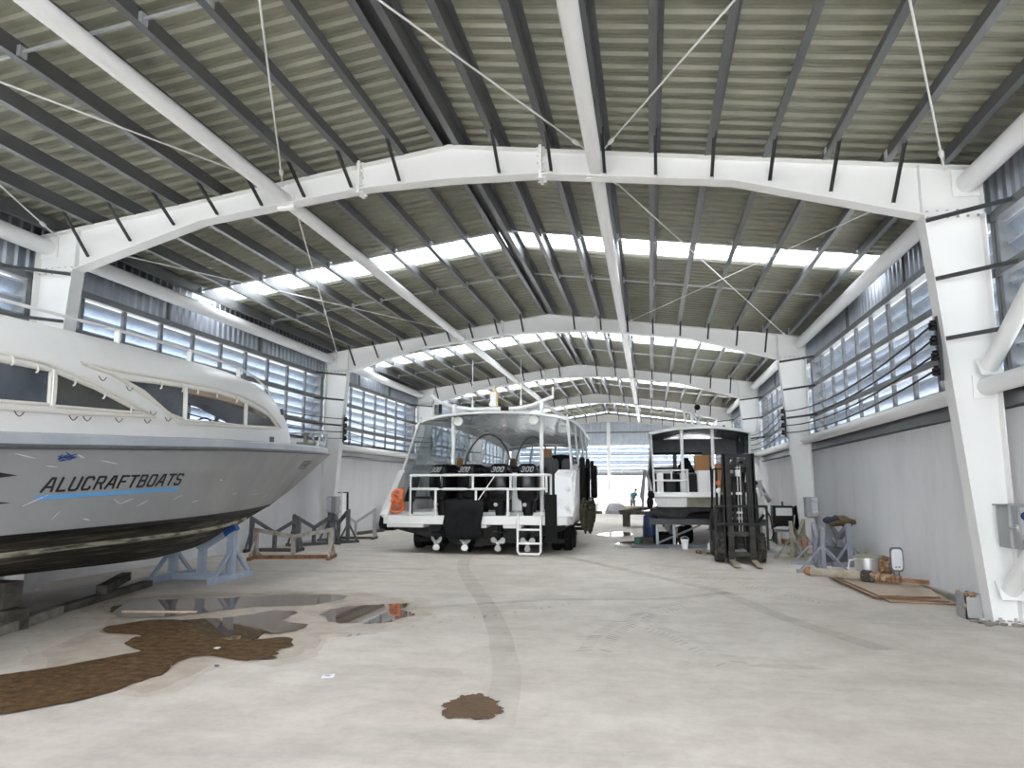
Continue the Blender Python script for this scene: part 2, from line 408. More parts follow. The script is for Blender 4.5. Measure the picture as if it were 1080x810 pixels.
# ceiling: ribbed sheet on both slopes, with gaps where the skylights lie
SKY = [(-6.4, -5.5), (3.9, 4.7), (14.6, 15.5), (24.3, 25.6), (34.6, 35.9), (45.9, 47.2)]
def rib_profile(ya, yb, pitch=.262):
    n = max(1, round((yb - ya) / pitch)); p = (yb - ya) / n; out = [(ya, 0)]
    for k in range(n):
        y = ya + k * p
        out += [(y + p * .30, 0), (y + p * .31, .008), (y + p * .38, .008), (y + p * .39, 0), (y + p * .62, 0), (y + p * .70, -.045), (y + p * .84, -.045), (y + p * .92, 0)]
    out.append((yb, 0)); return out
def slope_sheet(b, ya, yb, pitch=.262):
    for side in (-1, 1):
        xe = XR + .32 if side > 0 else XL - .42
        rows = []
        for x in (XM, xe):
            z0 = HR + SHEET - (HR - HE) / 7.185 * abs(x - XM)
            rows.append([(x, y, z0 + h) for y, h in rib_profile(ya, yb, pitch)])
        b.loft(rows, closed=False)
segs = []; y = Y0
for a, c in SKY: segs.append((y, a)); y = c
segs.append((y, Y1 + .3))
b = MB()
for a, c in segs: slope_sheet(b, a, c)
ce = struct(b.build('ceiling', 'roof_sheet', org=(XM, 20, HR), smooth=False))
b = MB(); b.prism([(XM - .16, Y0, HR + .24), (XM, Y0, HR + .27), (XM + .16, Y0, HR + .24), (XM + .16, Y0, HR + .25), (XM, Y0, HR + .285), (XM - .16, Y0, HR + .25)], (0, Y1 - Y0, 0))
b.build('ridge_flashing', 'galv', ce, smooth=False)
for k, (a, c) in enumerate(SKY):
    b = MB(); slope_sheet(b, a - .03, c + .03); struct(b.build('window_%d' % (k + 1), 'skylight_sheet', smooth=False))

# side walls
def wall_side(side):
    xin = WRX if side > 0 else WLX; s = side
    b = MB(); b.bb(xin, xin + .18 * s, Y0, Y1 + .1, 0, 2.64)
    w = struct(b.build('wall_right' if s > 0 else 'wall_left', 'white_wall', org=(xin, 20, 0), smooth=False))
    b = MB(); xs = (XR if s > 0 else XL) + .2 * s
    b.bb(xs - .10 * s, xs + .10 * s, Y0, Y1, 2.66, 2.80); b.build('wall_cap', 'galv', w)
    # ribbed sheet band under the eave
    b = MB(); rows = []
    prof = []
    n = int((Y1 - Y0) / .22); p = (Y1 - Y0) / n
    for k in range(n):
        y = Y0 + k * p; prof += [(y, 0), (y + p * .55, 0), (y + p * .68, .04), (y + p * .87, .04)]
    prof.append((Y1, 0))
    xb = (XR if s > 0 else XL) + .25 * s
    for z in (5.14, 6.05): rows.append([(xb - h * s, y, z) for y, h in prof])
    b.loft(rows, closed=False); b.build('eave_sheet', 'galv_sheet', w, smooth=False)
    b = MB(); b.prism([(xb - .03 * s, Y0, 5.93), (xb + .10 * s, Y0, 5.93), (xb + .10 * s, Y0, 6.10), (xb - .03 * s, Y0, 6.12)], (0, Y1 - Y0, 0)); b.build('eave_light_stop', 'galv', w, smooth=False)  # added strip, shuts out daylight leaking between sheet band and roof
    b = MB(); b.bb(xb + .06 * s, xb + .10 * s, Y0, Y1, 2.6, 3.06); b.build('sill_light_stop', 'galv', w, smooth=False)  # added to block daylight leaking in below the lowest slats
    b = MB(); b.bb(xb - .05 * s, xb + .12 * s, Y0, Y1, 5.08, 5.18); b.build('head_light_stop', 'galv', w, smooth=False)  # added to block the line of daylight above the louvres
    b = MB()
    for yj in [FY[0] + 3.6, FY[0] + 7.4, FY[1] + 3.1, FY[1] + 6.2, FY[2] + 3.3, FY[2] + 6.7, 3.2, 7.0]:
        b.bb(xb - .07 * s, xb - .0 * s, yj - .035, yj + .035, 5.16, 5.98)
    b.build('sheet_post', 'girt', w)
wall_side(1); wall_side(-1)

# louvred window banks between the frames
wn = len(SKY) + 1
edges = [YB] + FY; wedges = [Y0] + edges
for side in (-1, 1):
    xs = (XR if side > 0 else XL) + .20 * side
    for k in range(6):
        ya, yb = wedges[k] + .02, wedges[k + 1] - .02
        b = MB()
        for z in (5.13, 4.39, 3.58, 2.98): b.bb(xs - .11 * side, xs + .02 * side, ya, yb, z - .06, z + .06)
        w = struct(b.build('window_%d' % wn, 'girt', org=(xs, (ya + yb) / 2, 2.9), smooth=False)); wn += 1
        n = round((yb - ya) / 1.1); p = (yb - ya) / n
        for i in range(n + 1):
            y = min(max(ya + i * p, ya + .04), yb - .04)
            b = MB(); b.bb(xs - .06 * side, xs - .0 * side, y - .045, y + .045, 2.92, 5.19); b.build('mullion', 'galv', w, smooth=False)
        b = MB(); z = 3.02
        while z < 5.1:
            c = V((xs + .17 * side, (ya + yb) / 2, z + .02))
            dx, dz = .10 * side, .118
            th = .004
            b.prism([(c.x - dx, ya, c.z + dz), (c.x - dx, ya, c.z + dz - .025), (c.x - dx + .012 * side, ya, c.z + dz - .006), (c.x + dx, ya, c.z - dz), (c.x + dx, ya, c.z - dz + .008), (c.x - dx + .006 * side, ya, c.z + dz + .006)], (0, yb - ya, 0))
            z += .27
        b.build('slat', 'slat', w, smooth=False)
        b = MB(); z = 3.02
        while z < 5.1:
            xa = xs + .07 * side; b.bb(xa - .004 * side, xa, ya, yb, z + .112, z + .150); z += .27
        b.build('slat_lip_glint', 'slat_lip_glint', w, smooth=False)  # strips paint the bright line along each slat edge
        for ye in (ya, yb):
            b = MB(); b.bb(xs - .02 * side, xs + .34 * side, ye - .02, ye + .02, 2.9, 5.2); b.build('jamb_light_stop', 'galv', w, smooth=False)  # end plates added to block daylight leaking past the slat ends

# gable end
b = MB(); rows = []; prof = []
n = int((XR - XL) / .24); p = (XR - XL) / n
for k in range(n):
    x = XL + k * p; prof += [(x, 0), (x + p * .55, 0), (x + p * .68, .04), (x + p * .87, .04)]
prof.append((XR, 0))
rows = [[(x, 52.62 - h, 4.55) for x, h in prof], [(x, 52.62 - h, rtop(x) + .2) for x, h in prof]]
b.loft(rows, closed=False); wb = struct(b.build('wall_back', 'galv_sheet', org=(XM, 52.6, 0), smooth=False))
b = MB(); b.bb(XL, XR, 52.5, 52.6, 2.40, 2.58); b.bb(XL, XR, 52.45, 52.55, 5.45, 5.55); b.build('gable_girt', 'girt', wb)
b = MB(); b.bb(XM - .12, XM + .12, 52.2, 52.45, 0, 6.5); b.build('gable_post', 'white_steel', wb)
for xx in (-9.9, 1.7, 4.2):
    b = MB(); b.bb(xx - .1, xx + .1, 52.2, 52.45, 0, rtop(xx) - .3); b.build('gable_post', 'white_steel', wb)
b = MB()
for z in (2.62, 3.25, 3.88, 4.5): b.bb(XL, XR, 52.47, 52.53, z - .035, z + .035)
w = struct(b.build('window_%d' % wn, 'girt', org=(XM, 52.5, 2.5))); wn += 1
b = MB(); z = 2.72
while z < 4.5:
    b.prism([(XL, 52.52, z + .15), (XL, 52.52, z + .14), (XL, 52.76, z - .13), (XL, 52.76, z - .12)], (XR - XL, 0, 0)); z += .31
b.build('slat', 'slat', w, smooth=False)
x = XL
while x < XR: 
    b = MB(); b.bb(x - .03, x + .03, 52.44, 52.5, 2.6, 4.55); b.build('mullion', 'galv_light', w); x += 1.6
# white wall beyond the open end with two shutters
b = MB(); b.bb(-14, 8, 60, 60.2, -.15, 2.75); ow = struct(b.build('wall_outside', 'outside_wall', org=(XM, 60, -.15)))
for k, (x0, x1, z1) in enumerate(((-6.2, -3.75, 2.35), (-2.9, -1.35, 1.75), (-.9, .8, 1.95))):
    b = MB(); zz = -.14
    while zz < z1: b.bb(x0, x1, 59.93, 59.97, zz, min(zz + .09, z1)); zz += .1
    b.bb(x0, x1, 59.97, 60.0, -.14, z1)
    struct(b.build('door_%d' % (k + 1), 'shutter', smooth=False))

# ------------------------------------------------------------------ portal frames
PUR = [-.16, .16] ; POFF = [.78, 1.56, 2.34, 3.06, 3.83, 4.60, 5.38, 6.15, 6.85]
FRAME_LABELS = ['tapered white steel portal frame with an open grey switch box on its right column',
                'white steel portal frame with a closed grey switch box on its right column',
                'third white steel portal frame along the hall',
                'fourth white steel portal frame along the hall, last one before the gable end',
                'cream white end frame standing against the louvred gable wall']
def plate_poly(b, pts, y, t): b.prism([(x, y - t / 2, z) for x, z in pts], (0, t, 0))
def rbot(x):
    u = abs(x - XM); e = 6.51
    return interp(u, [0, 1.35, 4.12, 6.51], [6.235, 6.205, 5.87, 5.195])
def rafter_pts(side, top_off=0):
    xs = [0, .02, 1.35, 2.7, 4.12, 6.51]
    lo = [(XM + side * u, rbot(XM + side * u)) for u in xs]
    return lo
for fi, fy in enumerate(FY):
    t = thing('portal_frame', (XM, fy, 0), FRAME_LABELS[fi], 'steel frame', 'white portal frames along the hall')
    for side in (-1, 1):
        xo = XR if side > 0 else XL; zo = HE
        xi0, xi1 = xo - .33 * side, xo - .73 * side
        b = MB(); plate_poly(b, [(xo, 0), (xo, 5.195), (xi1, 5.195), (xi0, 0)], fy, .02)
        b.beam((xo - .008 * side, fy, 0), (xo - .008 * side, fy, 5.2), .26, .016, up=(1, 0, 0))
        b.beam((xi0, fy, 0), (xi1, fy, 5.195), .26, .016, up=(1, 0, 0))
        b.bb(xo + .02 * side, xi0 - .06 * side, fy - .18, fy + .18, 0, .02)
        b.bb(min(xo, xi1), max(xo, xi1), fy - .13, fy + .13, 5.17, 5.195)
        co = b.build('column', 'white_steel', t, smooth=False)
        for s2 in (-1, 1):
            for k in range(6):
                xx = lerp(xo - .07 * side, xi1 + .05 * side, k / 5); b = MB(); b.cyl((xx, fy + .085 * s2, 5.14), (xx, fy + .085 * s2, 5.25), .017, n=6); b.build('bolt', 'steel_bolt', co)
            for k in range(2):
                b = MB(); b.cyl((xo - (.08 + .17 * k) * side, fy + .09 * s2, 0), (xo - (.08 + .17 * k) * side, fy + .09 * s2, .07), .018, n=6); b.build('bolt', 'steel_bolt', co)
        # rafter: web with haunches, flanges top and bottom
        us = [0, 1.35, 2.7, 4.12, 5.4, 6.45]
        lo = [(XM + side * u, rbot(XM + side * u)) for u in us] + [(xi1, 5.197), (xo, 5.197)]
        hi = [(xo, rtop(xo)), (XM, HR)]
        b = MB(); plate_poly(b, lo + hi, fy, .02)
        b.beam((XM, fy, HR - .008), (xo, fy, rtop(xo) - .008), .24, .016)
        bl = [(XM + side * u, rbot(XM + side * u)) for u in (0, 1.35, 4.12)] + [(xi1, 5.197)]
        for p, q in zip(bl[:-1], bl[1:]): b.beam((p[0], fy, p[1] + .008), (q[0], fy, q[1] + .008), .24, .016)
        b.bb(min(xo, xi1), max(xo, xi1), fy - .13, fy + .13, 5.197, 5.222)
        b.beam((xo - .008 * side, fy, 5.2), (xo - .008 * side, fy, HE), .26, .016, up=(1, 0, 0))
        b.beam((xi1, fy, 5.2), (xi1, fy, rtop(xi1) - .01), .2, .014, up=(1, 0, 0))
        ra = b.build('rafter', 'white_steel', t, smooth=False)
        xsp = XM + side * 1.42; b = MB(); b.beam((xsp - .02, fy, rbot(xsp) - .07), (xsp - .02 , fy, rtop(xsp) + .06), .26, .045, up=(1, 0, 0))
        for k in range(5):
            zz = lerp(rbot(xsp) - .04, rtop(xsp) + .03, k / 4)
            for s2 in (-1, 1): b.cyl((xsp - .08, fy + .08 * s2, zz), (xsp + .05, fy + .08 * s2, zz), .016, n=6)
        sp = b.build('splice_plate', 'white_steel', ra, smooth=False)
        for u in POFF[:8]:
            x = XM + side * u
            b = MB(); zr = rtop(x)
            p0 = (x, fy - .72, zr + .05); p1 = (x, fy - .10, rbot(x) + (.05 if u < 4.2 else .10))
            b.beam(p0, p1, .045, .006); b.beam(V(p0) + V((.02, 0, 0)), V(p1) + V((.02, 0, 0)), .006, .045)
            b.build('fly_brace', 'brace', t, smooth=False)
        for u in POFF:
            b = MB(); x = XM + side * u - .012; b.bb(x - .004, x + .004, fy - .06, fy + .06, rtop(x) - .02, rtop(x) + .22); b.build('purlin_cleat', 'white_steel', ra, smooth=False)
        for z in (5.12, 4.33, 3.54):
            xin = lerp(xi0, xi1, z / 5.195) - .0 * side
            b = MB(); p0 = V((xin, fy - .14, z)); p1 = V((xo + .10 * side, fy - .62, z + .05))
            b.beam(p0, p1, .05, .006); b.beam(p0 + V((0, 0, -.022)), p1 + V((0, 0, -.022)), .006, .05)
            b.build('girt_brace', 'brace', t, smooth=False)

# ------------------------------------------------------------------ purlins (Z sections), sag bars, pipes, rods
def zsec(b, x, side, ya, yb):
    z = rtop(x); h = .25; w = .085; s = side
    t = .006
    b.prism([(x - w * s, ya, z), (x + t * s, ya, z), (x + t * s, ya, z + h - t), (x + w * s, ya, z + h - t - .008), (x + w * s, ya, z + h - .008), (x, ya, z + h), (x, ya, z + t), (x - w * s, ya, z + t)], (0, yb - ya, 0))
for side in (-1, 1):
    nm = 'right' if side > 0 else 'left'
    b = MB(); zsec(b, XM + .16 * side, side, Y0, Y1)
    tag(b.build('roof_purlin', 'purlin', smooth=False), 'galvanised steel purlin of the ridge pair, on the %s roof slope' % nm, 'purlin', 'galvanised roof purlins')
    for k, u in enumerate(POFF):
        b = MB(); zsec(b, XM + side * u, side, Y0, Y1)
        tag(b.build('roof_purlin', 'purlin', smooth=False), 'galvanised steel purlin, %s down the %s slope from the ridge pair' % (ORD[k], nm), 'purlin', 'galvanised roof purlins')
BAY = ['above the bow end of the silver boat before the first white frame', 'between the first and second white frames', 'between the second and third white frames',
       'between the third and fourth white frames', 'between the fourth frame and the gable frame']
BAY[0] = 'in front of the first white frame'
for k in range(5):
    for j in (1, 2):
        ys = lerp(edges[k], edges[k + 1], j / 3.0) + (.3 if j == 1 else -.3)
        for side in (-1, 1):
            b = MB(); us = [.16] + POFF
            for a, c in ((us[0], us[-1]),):
                xa, xc = XM + side * (a + .01), XM + side * (c - .01)
                b.beam((xa, ys, rtop(xa) + .12), (xc, ys, rtop(xc) + .12), .03, .03)
            s = tag(b.build('sag_bar', 'galv_light', smooth=False), '%s spacer bar row, %s roof slope, %s' % ('nearer' if j == 1 else 'farther', 'right' if side > 0 else 'left', BAY[k]), 'spacer bar', 'spacer bars between purlins')
            for u in POFF:
                x = XM + side * u; b = MB(); b.bb(x - .045, x + .045, ys - .05, ys + .05, rtop(x) + .055, rtop(x) + .185)
                b.build('bracket', 'galv_light', s, smooth=False)

def pipe(name, a, c, r, label, group):
    t = thing(name, a, label, 'steel pipe', group)
    MB().cyl(a, c, r, n=20).build('pipe', 'white_steel', t)
    a, c = V(a), V(c); d = (c - a).normalized()
    for p, q in ((a, 1), (c, -1)):
        b = MB(); b.beam(p - d * .0, p + d * (q * .012), r * 2.7, r * 2.7); b.build('end_plate', 'white_steel', t, smooth=False)
for k in range(5):
    ya, yb = edges[k] + (.0 if k == 0 else .03), edges[k + 1] - .03
    for x, z, nm in ((-.66, 6.24, 'right'), (-5.55, 6.13, 'left')):
        pipe('strut_pipe', (x, ya, z), (x, yb, z), .105, 'white round strut pipe, %s roof slope, %s' % (nm, BAY[k]), 'white strut pipes under the roof')
    for x, nm in ((XR - .15, 'right'), (XL + .15, 'left')):
        pipe('eave_pipe', (x, ya, 5.62), (x, yb, 5.62), .135, 'thick white %s eave pipe %s' % (nm, BAY[k]), 'white eave pipes')
        pipe('wall_pipe', (x, ya, 2.90), (x, yb, 2.90), .11, 'white pipe under the %s louvres, %s' % (nm, BAY[k]), 'white wall pipes')
pipe('diagonal_brace_pipe', (XR - .13, 9.93, 3.14), (XR - .13, 7.2, 4.79), .10, 'white diagonal pipe rising off the first right column towards the eave', 'white diagonal wall pipes')
pipe('diagonal_brace_pipe', (XR - .13, 9.93, .40), (XR - .13, 7.1, 2.62), .10, 'white diagonal pipe rising from near the foot of the first right column', 'white diagonal wall pipes')

def rod(a, c, label):
    a, c = V(a), V(c); t = thing('bracing_rod', a, label, 'bracing rod', 'thin white bracing rods')
    MB().cyl(a, c, .012, n=8).build('rod', 'rod', t)
    d = (c - a).normalized()
    for p, q in ((a, 1), (c, -1)):
        b = MB(); m = p + d * (.42 * q)
        b.tube([m, m + d * (.05 * q), m + d * (.16 * q), m + d * (.2 * q)], [.012, .03, .03, .012], 8); b.build('turnbuckle', 'white_steel', t)
def rp(x, y, d=.10): return (x, y, rtop(x) - d)
SL, SR = -5.6, -.62
PANELS = ((XL + .4, SL, 'left eave', 'left strut pipe'), (SL + .05, SR - .05, 'left strut pipe', 'right strut pipe'), (SR, XR - .45, 'right strut pipe', 'right eave'))
for k in (0, 1):
    ya, yb = edges[k] + .25, edges[k + 1] - .15
    for i, (xa, xb, na, nb) in enumerate(PANELS):
        if k == 1 and i == 1: continue
        rod(rp(xa, ya), rp(xb, yb), 'thin white rod from %s to %s, ending at the %s frame' % (na, nb, ORD[k]))
        rod(rp(xb, ya), rp(xa, yb), 'thin white rod from %s to %s, ending at the %s frame' % (nb, na, ORD[k]))

# insulators and cables
def rack(x, y, side, label):
    t = thing('insulator_rack', (x, y, 3.0), label, 'insulator rack', 'insulator racks on the columns')
    MB().bb(x - .02, x + .02, y - .03, y + .03, 3.0, 3.85).build('bracket', 'brace', t)
    for i in range(4):
        z = 3.13 + .2 * i; b = MB(); b.lathe([(.012, -.07), (.05, -.06), (.05, -.03), (.025, -.02), (.05, 0), (.05, .03), (.025, .04), (.04, .06), (.01, .07)], (x - .06 * side, y, z), n=10)
        b.build('insulator', 'black', t)
for fi in range(3):
    xin = XR - .33 - .40 * 3.5 / 5.195
    rack(xin - .03, FY[fi] + .02, 1, 'black insulator rack on the %s right column' % ORD[fi])
for fi in (1, 2):
    rack(XL + .33 + .40 * 3.5 / 5.195 + .03, FY[fi] + .02, -1, 'black insulator rack on the %s left column' % ORD[fi])
for i in range(4):
    z = 3.13 + .2 * i; pts = []
    xx = XR - .33 - .27 - .09
    for a, c in ((FY[0], FY[1]), (FY[1], FY[2])):
        for j in range(13):
            u = j / 12; pts.append((xx - .02, lerp(a, c, u), z - .22 * 4 * u * (1 - u) * (1 + .12 * i)))
    b = MB(); b.tube(pts, .014, 6); tag(b.build('power_cable', 'cable'), 'black sagging cable along the right wall louvres, %s from the bottom' % ORD[i], 'cable', 'black cables along the right wall')
for i in range(4):
    z = 3.13 + .2 * i; pts = []
    xx = XL + .33 + .27 + .09
    for a, c in ((FY[1] - 8, FY[1]), (FY[1], FY[2])):
        for j in range(13):
            u = j / 12; pts.append((xx + .02, lerp(a, c, u), z - .15 * 4 * u * (1 - u)))
    b = MB(); b.tube(pts, .014, 6); tag(b.build('power_cable', 'cable'), 'black cable strung along the left wall louvres, %s from the bottom' % ORD[i], 'cable', 'black cables along the left wall')

# ------------------------------------------------------------------ silver boat on the left (bow towards the far end)
BX = -7.8
def b1_beam(y): return 1.65 * (1 - max(0, (y - 8.5) / 8.2) ** 2.2) if y < 16.7 else .01
def b1_chine(y): return 1.55 * (1 - max(0, (y - 6) / 8) ** 2.2) if y < 14 else 0.0
def b1_zs(y): return interp(y, [0, 5.9, 9.8, 16.7], [2.0, 2.03, 2.2, 2.42])
KY = [2.2, 7.7, 9.5, 10.5, 11.6, 12.79, 13.41, 13.95, 14.86, 15.87, 16.72]; KZ = [.55, .56, .52, .51, .60, .90, 1.09, 1.24, 1.56, 2.0, 2.38]
def b1_keel(y): return interp(y, KY, KZ)
def b1_zc(y): return max(interp(y, [0, 6, 10, 14], [1.1, 1.12, 1.17, 1.24]), b1_keel(y))
def b1_side(y, z):                                    # half breadth of the topside at height z
    zc, zs = b1_zc(y), b1_zs(y)
    t = min(1, max(0, (z - zc) / max(.02, zs - zc)))
    return b1_chine(y) + (b1_beam(y) - b1_chine(y)) * t
boat = thing('motor_boat', (BX, 9, .5), 'silver grey motor boat with white cabin, propped on a pale blue stand', 'boat')
STA = [2.2 + .3 * i for i in range(49)] + [16.70]
b = MB()
for s in (-1, 1):
    rows = []
    for y in STA:
        zc, zs = b1_zc(y), b1_zs(y); rows.append([(BX + s * b1_side(y, lerp(zc, zs, u)), y, lerp(zc, zs, u)) for u in (0, .2, .4, .6, .8, 1)])
    b.loft(rows, closed=False)
y = 2.2; b.add([(BX - b1_beam(y), y, b1_zs(y)), (BX + b1_beam(y), y, b1_zs(y)), (BX + b1_chine(y), y, b1_zc(y)), (BX, y, b1_keel(y)), (BX - b1_chine(y), y, b1_zc(y))], [(0, 1, 2, 3, 4)])
hull = b.build('hull', 'hull_grey', boat)
b = MB()
for s in (-1, 1):
    rows = []
    for y in [q for q in STA if q < 14.05]:
        zc, zk, bc = b1_zc(y), b1_keel(y), b1_chine(y)
        rows.append([(BX + s * bc * u, y, zk + (zc - zk) * (u ** 1.15)) for u in (0, .25, .5, .75, .93)])
    b.loft(rows, closed=False)
b.build('hull_bottom', 'moss', boat)
b = MB()
for s in (-1, 1):
    rows = []
    for y in [q for q in STA if q < 14.3]:
        zc, zk, bc = b1_zc(y), b1_keel(y), b1_chine(y)
        rows.append([(BX + s * bc * .925, y, zk + (zc - zk) * .922), (BX + s * (bc * 1.0 + .006), y, zc), (BX + s * (b1_side(y, zc + .05) + .006), y, zc + .05)])
    b.loft(rows, closed=False)
b.build('boot_stripe', 'black', boat)
b = MB()
for s in (-1, 1):
    rows = []
    for y in [q for q in STA if q < 12.6]:
        zc, zk, bc = b1_zc(y), b1_keel(y), b1_chine(y); u = .74
        x, z = BX + s * bc * u, zk + (zc - zk) * u ** 1.15
        u2 = .62; x2, z2 = BX + s * bc * u2, zk + (zc - zk) * u2 ** 1.15
        rows.append([(x, y, z), (x + s * .012, y, z - .05), (x2, y, z2 - .002)])
    b.loft(rows, closed=False)
b.build('spray_rail', 'moss_pale', boat)
# rub rail, gunwale, deck
b = MB()
for s in (-1, 1): b.tube([(BX + s * (b1_beam(y) + .01), y, b1_zs(y)) for y in STA], .028, 8)
b.build('rub_rail', 'stand_grey', boat)
b = MB()
for s in (-1, 1):
    rows = [[(BX + s * b1_beam(y), y, b1_zs(y) + .01), (BX + s * (b1_beam(y) * .985), y, b1_zs(y) + .12), (BX + s * b1_beam(y) * .94, y, b1_zs(y) + .15), (BX, y, b1_zs(y) + .16)] for y in STA]
    b.loft(rows, closed=False)
b.build('gunwale', 'gunwale_grey', boat)
# cabin shell
def c1_w(y): return 1.53 * (1 - max(0, (y - 8) / 6.75) ** 2.6) if y < 14.7 else .03
def c1_zt(y): return interp(y, [0, 6, 8.5, 10.5, 11.5, 12.3, 13, 13.8, 14.72], [3.42, 3.50, 3.55, 3.56, 3.51, 3.38, 3.17, 2.86, 2.50])
def c1_zd(y): return b1_zs(y) + .13
NE = 5.0
def c1_pt(y, a, s, off=0):                             # a 0..1 from deck to crown
    t = a * PI / 2; cx = max(0, math.cos(t)) ** (2 / NE); cz = max(0, math.sin(t)) ** (2 / NE)
    return V((BX + s * (c1_w(y) + off) * cx, y, c1_zd(y) + (c1_zt(y) - c1_zd(y) + off) * cz))
def c1_x(y, z, s, off=0):
    u = min(.999, max(0, (z - c1_zd(y)) / (c1_zt(y) - c1_zd(y)))); return V((BX + s * (c1_w(y) * (1 - u ** NE) ** (1 / NE) + off), y, z))
PA = [(2.9, 2.93), (4.4, 2.93), (5.96, 2.88), (6.57, 2.88), (6.57, 2.51), (5.99, 2.48), (4.4, 2.44), (2.9, 2.42)]
PA2 = [(6.64, 2.87), (7.21, 2.77), (8.02, 2.56), (6.64, 2.50)]
PB = [(7.61, 2.94), (8.19, 2.98), (8.86, 3.01), (8.86, 2.56), (8.58, 2.60), (8.09, 2.77)]
PC = [(8.9, 3.01), (9.61, 3.03), (10.26, 3.02), (10.58, 2.98), (10.58, 2.61), (8.9, 2.55)]
PD = [(10.64, 2.98), (11.24, 2.93), (11.67, 2.87), (12.16, 2.71), (10.64, 2.61)]
TA = [(2.8, 2.99), (5.0, 2.985), (5.97, 2.96), (6.54, 2.95), (7.21, 2.83), (8.26, 2.54), (6.95, 2.45), (6.0, 2.41), (2.8, 2.36)]
TB = [(6.99, 3.03), (7.69, 3.04), (8.59, 3.07), (9.6, 3.10), (10.5, 3.08), (11.42, 2.99), (12.51, 2.73), (11.4, 2.64), (10.05, 2.56), (8.79, 2.50), (8.4, 2.66), (8.01, 2.84), (7.44, 2.98)]
ALLW = [PA, PA2, PB, PC, PD]
NY, NZ = 340, 62
ys = [2.6 + (14.70 - 2.6) * i / NY for i in range(NY + 1)]
def cabin_cells(test):
    b = MB(); idx = {}
    def vid(i, j, s):
        k = (i, j, s)
        if k not in idx:
            y = ys[i]; zd, zt = c1_zd(y), c1_zt(y); u = (j / NZ) * .955
            idx[k] = len(b.v); b.v.append(c1_x(y, zd + (zt - zd) * u, s))
        return idx[k]
    for s in (-1, 1):
        for i in range(NY):
            for j in range(NZ):
                yc = (ys[i] + ys[i + 1]) / 2; zd, zt = c1_zd(yc), c1_zt(yc); zc = zd + (zt - zd) * .955 * (j + .5) / NZ
                if s < 0 and 8.4 < yc < 14.2 and 2.58 < zc < min(3.30, zt - .12) and (yc % 1.45) > .10: continue
                if test(yc, zc) or (s < 0 and yc > 8.3): b.f.append([vid(i, j, s), vid(i + 1, j, s), vid(i + 1, j + 1, s), vid(i, j + 1, s)]); b.mi.append(0)
    return b
b = cabin_cells(lambda y, z: not any(inpoly(y, z, P) for P in ALLW))
# roof crown over the two sides
rows = []
for y in ys[::4] + [ys[-1]]:
    zd, zt = c1_zd(y), c1_zt(y); e1 = c1_x(y, zd + (zt - zd) * .955, 1); hw = e1.x - BX; row = []
    for k in range(-8, 9):
        f = k / 8; zz = zd + (zt - zd) * (1 - abs(f * hw / max(.01, c1_w(y))) ** NE) ** (1 / NE) if abs(f * hw) < c1_w(y) else e1.z
        row.append((BX + f * hw, y, max(e1.z, zz)))
    rows.append(row)
b.loft(rows, closed=False)
b.add([c1_pt(2.6, a / 10, 1) for a in range(11)] + [c1_pt(2.6, a / 10, -1) for a in range(9, -1, -1)], [tuple(range(21))])
cab = b.build('cabin', 'boat_white', boat)
for P, m, nm in ((PA, 'vinyl_dark', 'side_window'), (PA2, 'vinyl_olive', 'side_window'), (PB, 'vinyl_dark', 'side_window'), (PD, 'clear_glass', 'side_window')):
    for s in (1, -1):
        if s < 0 and P in (PB, PD): continue
        b = MB(); n = len(P); pl = []
        cx = sum(p[0] for p in P) / n; cz = sum(p[1] for p in P) / n
        P2 = [(lerp(cx, p[0], 1.01) , lerp(cz, p[1], 1.03)) for p in P]
        m0 = len(P2); seg = []
        for i in range(m0):
            a, c = P2[i], P2[(i + 1) % m0]
            for k in range(4): seg.append((lerp(a[0], c[0], k / 4), lerp(a[1], c[1], k / 4)))
        vs = [c1_x(y, z, s, -.012) for y, z in seg]; ctr = c1_x(cx, cz, s, -.012)
        b.add([ctr] + vs, [(0, 1 + i, 1 + (i + 1) % len(vs)) for i in range(len(vs))])
        if m == 'vinyl_dark' or m == 'vinyl_olive' or s == 1: b.build(nm, m if s == 1 or m == 'clear_glass' else 'clear_glass', cab)
b = MB()
def trim_loop(b, P, r, off, s):
    pts = []
    for i in range(len(P)):
        a, c = P[i], P[(i + 1) % len(P)]
        for k in range(6): pts.append(c1_x(lerp(a[0], c[0], k / 6), lerp(a[1], c[1], k / 6), s, off))
    b.tube(pts, r, 8, closed=True)
for s in (1, -1):
    trim_loop(b, TA, .022, .006, s)
    if s > 0: trim_loop(b, TB, .022, .006, s)
    for P in (ALLW if s > 0 else ALLW[:2]): trim_loop(b, P, .02, .0, s)
b.build('window_trim', 'cream_trim', cab)
b = MB()
for y in (6.60, 8.88, 10.61):
    if y > 7: pass
    z0, z1 = (2.50, 2.89) if y < 7 else ((2.55, 3.01) if y < 9 else (2.61, 2.98))
    for s in ((1, -1) if y < 7 else (1,)): b.tube([c1_x(y, lerp(z0, z1, k / 5), s, .01) for k in range(6)], .018, 6)
b.build('window_post', 'boat_white', cab)
b = MB()                                              # rolled-up blind loops under the window heads
for y, z in ((6.05, 2.93), (6.35, 2.90), (6.85, 2.83), (7.3, 2.74), (7.75, 2.62), (8.3, 2.99), (8.75, 3.01), (9.1, 3.02), (9.6, 3.03), (10.2, 3.03), (10.55, 2.99)):
    b = MB(); b.tube([c1_x(y + .02 * math.sin(t), z - .035 + .045 * math.cos(t), 1, .03 + .012 * math.sin(t)) for t in [k * PI / 5 for k in range(6)]], .011, 6); b.build('blind_strap', 'cream_trim', cab)
b = MB()
